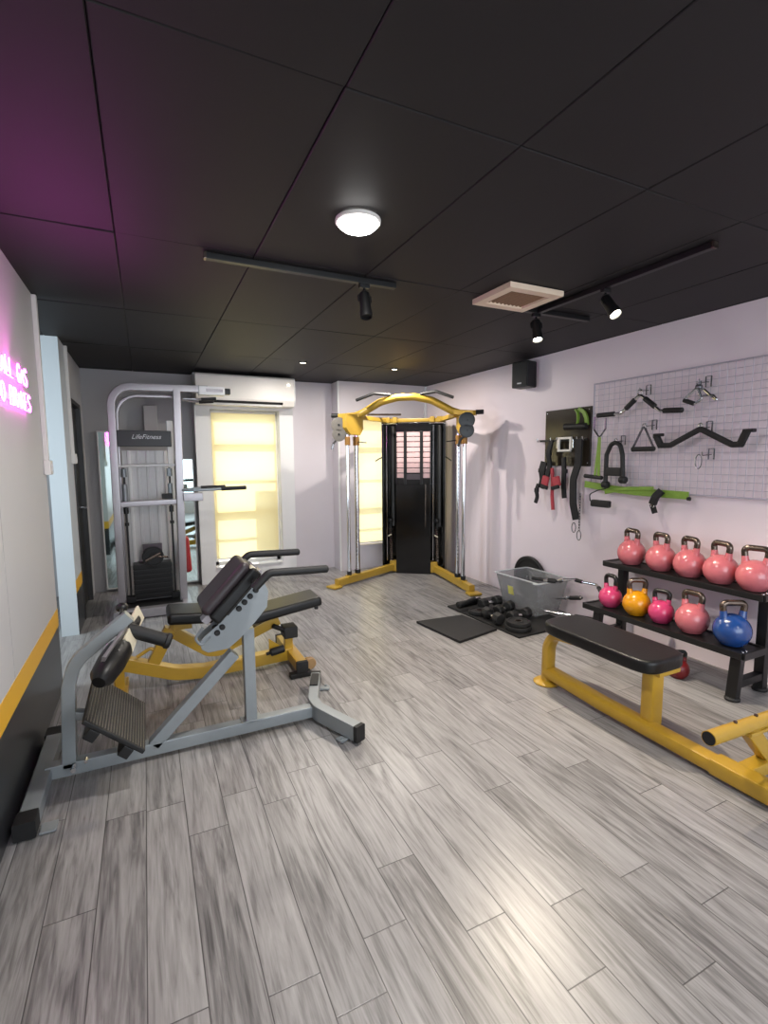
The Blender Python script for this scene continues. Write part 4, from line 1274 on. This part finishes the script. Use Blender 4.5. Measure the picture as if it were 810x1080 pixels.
HX = 3.515
vb = thing('v_bar', 'wide chrome v bar with black grips hanging on upper grid', 'cable bar', (HX, 2.69, 1.84))
obj('shaft', MB().tube([(HX, 3.06, 1.855), (HX, 2.84, 1.855), (HX, 2.675, 1.985), (HX, 2.50, 1.845), (HX, 2.34, 1.835)], 0.013, 12, fil=0.035), chrome, vb)
for p, q in (((HX, 3.075, 1.855), (HX, 2.90, 1.855)), ((HX, 2.80, 1.885), (HX, 2.715, 1.953)), ((HX, 2.635, 1.953), (HX, 2.54, 1.877)), ((HX, 2.475, 1.844), (HX, 2.325, 1.835))):
    obj('grip', MB().cyl(p, q, 0.020, n=14, bev=0.005), rubber, vb)
obj('eyelet', MB().tube([(HX, 2.675 + 0.02 * math.cos(k * PI / 6), 2.0 + 0.024 * math.sin(k * PI / 6)) for k in range(12)], 0.006, 8, closed=True), chrome, vb)

rh = thing('row_handle', 'folded chrome double row handle hanging at upper right of grid', 'cable handle', (HX, 2.22, 1.86))
for dx, pts_ in ((0.0, [(2.225, 1.985), (2.325, 1.905), (2.24, 1.87), (2.19, 1.90)]), (0.04, [(2.225, 1.985), (2.10, 1.865), (2.14, 1.92), (2.245, 1.925)])):
    obj('frame', MB().tube([(HX + dx, y, z) for y, z in pts_], 0.009, 10, fil=0.02, closed=True), chrome, rh)
obj('grip', MB().cyl((HX, 2.32, 1.903), (HX, 2.245, 1.872), 0.016, n=12), rubber, rh)
obj('swivel', MB().cyl((HX + 0.01, 2.225, 1.975), (HX + 0.01, 2.225, 2.025), 0.016, n=12).sphere((HX + 0.01, 2.225, 1.985), 0.024, n=12), dark_chrome, rh)

th = thing('triangle_stirrup', 'small triangle stirrup handle with black grip on the grid', 'cable handle', (HX, 2.625, 1.555))
obj('strap', MB().bar([(HX, 2.635, 1.735), (HX, 2.715, 1.575)], 0.022, 0.006, (1, 0, 0), r=0.001).bar([(HX, 2.625, 1.735), (HX, 2.54, 1.575)], 0.022, 0.006, (1, 0, 0), r=0.001), dark_chrome, th)
obj('grip', MB().cyl((HX, 2.725, 1.562), (HX, 2.53, 1.562), 0.019, n=14, bev=0.004), rubber, th)
obj('ring', MB().tube([(HX, 2.63 + 0.014 * math.cos(k * PI / 6), 1.738 + 0.018 * math.sin(k * PI / 6)) for k in range(12)], 0.004, 8, closed=True), chrome, th)

mg = thing('wide_grip_bar', 'wide black bent grip bar with hooked ends on the grid', 'cable bar', (HX, 2.2, 1.56))
obj('bar', MB().bar([(HX, 2.49, 1.585), (HX, 2.405, 1.585), (HX, 2.19, 1.693), (HX, 1.975, 1.578), (HX, 1.91, 1.578)], 0.035, 0.040, (1, 0, 0), fil=0.03, r=0.014), rubber, mg)
for y0, y1, yt in ((2.475, 2.515, 2.50), (1.925, 1.885, 1.875)):
    obj('end_grip', MB().bar([(HX, y0, 1.575), (HX - 0.01, y1, 1.662)], 0.04, 0.05, (1, 0, 0), r=0.018).bar([(HX - 0.01, yt + 0.025, 1.664), (HX - 0.01, yt - 0.035, 1.664)], 0.045, 0.022, (1, 0, 0), r=0.008), rubber, mg)
obj('eyelet', MB().tube([(HX, 2.19 + 0.013 * math.cos(k * PI / 6), 1.715 + 0.016 * math.sin(k * PI / 6)) for k in range(12)], 0.006, 8, closed=True), chrome, mg)

sc_ = thing('snap_clip', 'bare wire snap clip hanging below the wide black bar', 'clip', (HX, 2.19, 1.42))
obj('wire_loop', MB().tube([(HX, 2.19 + 0.022 * math.cos(k * PI / 8), 1.465 + 0.05 * math.sin(k * PI / 8)) for k in range(16)], 0.0035, 8, closed=True), dark_chrome, sc_)
obj('gate', MB().cyl((HX - 0.006, 2.21, 1.44), (HX - 0.006, 2.21, 1.50), 0.004, n=8), chrome, sc_)

hs = thing('neck_harness', 'black padded horseshoe harness hanging low on the grid', 'harness', (HX, 2.88, 1.27))
obj('padded_arch', MB().tube([(HX, 2.965, 1.285), (HX, 2.965, 1.52), (HX, 2.925, 1.605), (HX, 2.88, 1.622), (HX, 2.835, 1.60), (HX, 2.81, 1.52), (HX, 2.795, 1.315)], 0.018, 12, fil=0.05), rubber, hs)
obj('cross_pad', MB().b2(HX - 0.02, HX + 0.02, 2.81, 2.955, 1.345, 1.415, 0.01), rubber, hs)
obj('end_pad', MB().cyl((HX, 2.995, 1.27), (HX, 2.935, 1.27), 0.03, n=14, bev=0.008), rubber, hs)
obj('end_pad', MB().cyl((HX, 2.825, 1.315), (HX, 2.765, 1.315), 0.03, n=14, bev=0.008), rubber, hs)
obj('ring', MB().tube([(HX, 2.88 + 0.016 * math.cos(k * PI / 6), 1.635 + 0.016 * math.sin(k * PI / 6)) for k in range(12)], 0.004, 8, closed=True), chrome, hs)

# green resistance tube with stick, hung on the lower grid edge
gt = thing('resistance_stick', 'long lime green flat band stretched along the lower grid edge', 'resistance band', (3.56, 2.7, 1.2))
obj('band', MB().bar([(3.57, 3.23, 1.262), (3.56, 2.95, 1.235), (3.55, 2.70, 1.222), (3.55, 2.27, 1.218)], 0.012, 0.058, (1, 0, 0), fil=0.05, r=0.003), green_m, gt)
obj('band', MB().bar([(3.555, 3.0, 1.20), (3.54, 2.78, 1.245), (3.54, 2.54, 1.257)], 0.008, 0.03, (1, 0, 0), fil=0.05, r=0.003), green_m, gt)
obj('end_plug', MB().cyl((3.55, 2.275, 1.195), (3.55, 2.255, 1.195), 0.014, n=10), rubber, gt)
gy = thing('tube_trainer', 'green forked resistance tube hanging from a black bar end', 'resistance band', (HX, 3.03, 1.35))
obj('fork', MB().tube([(HX, 3.10, 1.845), (HX, 3.105, 1.74), (HX, 3.045, 1.665), (HX, 2.985, 1.74), (HX, 2.985, 1.83)], 0.007, 8, fil=0.02), dark_chrome, gy)
obj('band', MB().bar([(HX, 3.045, 1.67), (HX - 0.005, 3.075, 1.34)], 0.006, 0.022, (1, 0, 0), r=0.002).bar([(HX, 3.045, 1.67), (HX - 0.005, 3.035, 1.34)], 0.006, 0.03, (1, 0, 0), r=0.002), green_m, gy)
obj('grip', MB().cyl((HX, 3.19, 1.338), (HX, 3.0, 1.325), 0.017, n=12, bev=0.004), rubber, gy)

st = thing('stirrup', 'small black stirrup handle hanging below the grid corner', 'cable handle', (3.5, 3.0, 1.07))
obj('grip', MB().b2(3.48, 3.525, 2.90, 3.09, 1.075, 1.135, 0.012), rubber, st)
obj('cord', MB().tube([(3.50, 3.105, 1.12), (3.50, 3.115, 1.18), (3.52, 3.05, 1.215), (3.54, 2.98, 1.235)], 0.005, 8, fil=0.03), rubber, st)
as_ = thing('ankle_strap', 'black ankle strap hanging from the green band', 'strap', (3.51, 2.5, 1.07))
obj('webbing', MB().bar([(3.525, 2.46, 1.245), (3.50, 2.49, 1.20), (3.505, 2.515, 1.14)], 0.04, 0.05, (1, 0, 0), fil=0.03, r=0.006), navy, as_)
obj('tail', MB().bar([(3.505, 2.52, 1.14), (3.51, 2.495, 1.07)], 0.01, 0.045, (1, 0, 0), r=0.003), navy, as_)
obj('ring', MB().tube([(3.49, 2.505 + 0.014 * math.cos(k * PI / 6), 1.125 + 0.01 * math.sin(k * PI / 6)) for k in range(12)], 0.003, 6, closed=True), chrome, as_)

# dark panel with row of hooks
dp = thing('dark_wall_panel', 'dark glossy square panel on the wall left of the grid', 'panel', (3.62, 3.5, 1.42))
obj('sheet', MB().b2(3.612, 3.629, 3.225, 3.785, 1.42, 1.956, 0.002), dark_mirror, dp)
obj('hook_rail', MB().b2(3.60, 3.612, 3.26, 3.86, 1.655, 1.675, 0.002), black_steel, dp)
for y in (3.84, 3.66, 3.58, 3.40, 3.335, 3.27):
    obj('hook', MB().tube([(3.605, y, 1.665), (3.565, y, 1.655), (3.56, y, 1.69)], 0.005, 8, fil=0.01), chrome, dp)
obj('screw', MB().sphere((3.61, 3.76, 1.93), 0.006, n=8).sphere((3.61, 3.25, 1.93), 0.006, n=8).sphere((3.61, 3.25, 1.45), 0.006, n=8), chrome, dp)
gl = thing('band_loop', 'lime green looped band with black end on the dark panel', 'resistance band', (3.58, 3.34, 1.76))
obj('loop', MB().bar([(3.585, 3.38, 1.935), (3.575, 3.345, 1.90), (3.57, 3.335, 1.84), (3.575, 3.35, 1.785)], 0.03, 0.012, (1, 0, 0), fil=0.05, r=0.003).bar([(3.60, 3.36, 1.94), (3.59, 3.29, 1.91), (3.585, 3.255, 1.85), (3.59, 3.25, 1.79)], 0.02, 0.035, (1, 0, 0), fil=0.05, r=0.003), green_m, gl)
obj('grip', MB().cyl((3.575, 3.50, 1.785), (3.575, 3.24, 1.78), 0.028, n=14, bev=0.006), rubber, gl)
dh = thing('square_handle', 'white and chrome square buckle hanging from the hook rail', 'handle', (3.55, 3.48, 1.55))
obj('frame', MB().bar([(3.555, 3.40, 1.565), (3.555, 3.545, 1.565), (3.555, 3.545, 1.68), (3.555, 3.40, 1.68), (3.555, 3.40, 1.57)], 0.02, 0.02, (1, 0, 0), r=0.004), white_pl, dh)
for y in (3.375, 3.565):
    obj('side_bar', MB().bar([(3.56, y, 1.59), (3.56, y, 1.665)], 0.02, 0.02, (1, 0, 0), r=0.006), chrome, dh)


def strap(lab, y, z0, z1, w, m_, grp=None, sway=0.02, x=3.56):
    r = thing('hanging_strap', lab, 'strap', (x, y, z1), grp or 'straps hanging from the hook rail')
    obj('webbing', MB().bar([(x, y, z0), (x - 0.01, y + sway, (z0 * 2 + z1) / 3), (x, y + sway * 0.4, (z0 + 2 * z1) / 3), (x - 0.005, y + sway * 1.5, z1)], 0.022, w, (1, 0, 0), fil=0.1, r=0.004), m_, r)
    obj('buckle', MB().b2(x - 0.018, x + 0.012, y + sway - w * 0.6, y + sway + w * 0.6, (z0 * 2 + z1) / 3 - 0.02, (z0 * 2 + z1) / 3 + 0.02, 0.004), black_steel, r)
    return r


strap('wide navy black strap, leftmost of those below the dark panel', 3.735, 1.46, 1.20, 0.075, navy, sway=0.02)
strap('thin black strap tail hanging at the far left below the dark panel', 3.775, 1.24, 1.05, 0.035, navy, sway=0.02, x=3.53)
strap('black strap running down from the rail over the panel edge', 3.63, 1.66, 1.30, 0.05, navy, sway=0.03, x=3.545)
strap('coral red strap with long tail between two black straps', 3.595, 1.40, 1.0, 0.03, coral, sway=-0.02, x=3.53)
cp_ = thing('cuff_pair', 'pair of coral red and black cuffs below the dark panel', 'cuffs', (3.55, 3.55, 1.2))
for y in (3.645, 3.50):
    c_ = obj('cuff', MB().box((3.495, y, 1.275), (0.03, 0.085, 0.10), (0.25 if y > 3.55 else -0.25, 0, 0), 0.014), coral, cp_)
    obj('binding', MB().box((3.48, y, 1.22), (0.02, 0.095, 0.035), (0.25 if y > 3.55 else -0.25, 0, 0), 0.004), navy, c_)
strap('black strap behind the coral cuffs, right one', 3.475, 1.50, 1.12, 0.045, navy, sway=-0.02, x=3.55)
db_ = thing('dip_belt', 'long black dip belt with steel chain hanging right of the straps', 'belt', (3.55, 3.30, 0.75))
obj('belt', MB().sweep(fillet([(3.56, 3.305, 1.665), (3.56, 3.31, 1.44), (3.545, 3.345, 1.30), (3.545, 3.34, 1.08), (3.555, 3.305, 0.93)], 0.15, 5), rrect(0.02, 0.075, 0.006, 2), (1, 0, 0), scale=None), navy, db_)
ch = MB()
for k in range(13):
    z = 1.16 - k * 0.026
    a = k % 2
    ch.tube([(3.55 + (0.009 * math.cos(t * PI / 4) if a else 0), 3.262 + (0 if a else 0.009 * math.cos(t * PI / 4)), z + 0.017 * math.sin(t * PI / 4)) for t in range(8)], 0.0032, 6, closed=True)
obj('chain', ch, dark_chrome, db_)
for y, z in ((3.325, 0.855), (3.262, 0.79)):
    obj('snap_hook', MB().tube([(3.55, y + 0.024 * math.cos(k * PI / 7), z + 0.045 * math.sin(k * PI / 7)) for k in range(14)], 0.004, 8, closed=True), dark_chrome, db_)

for o in list(bpy.data.objects):
    if '_loc' in o:
        del o['_loc']
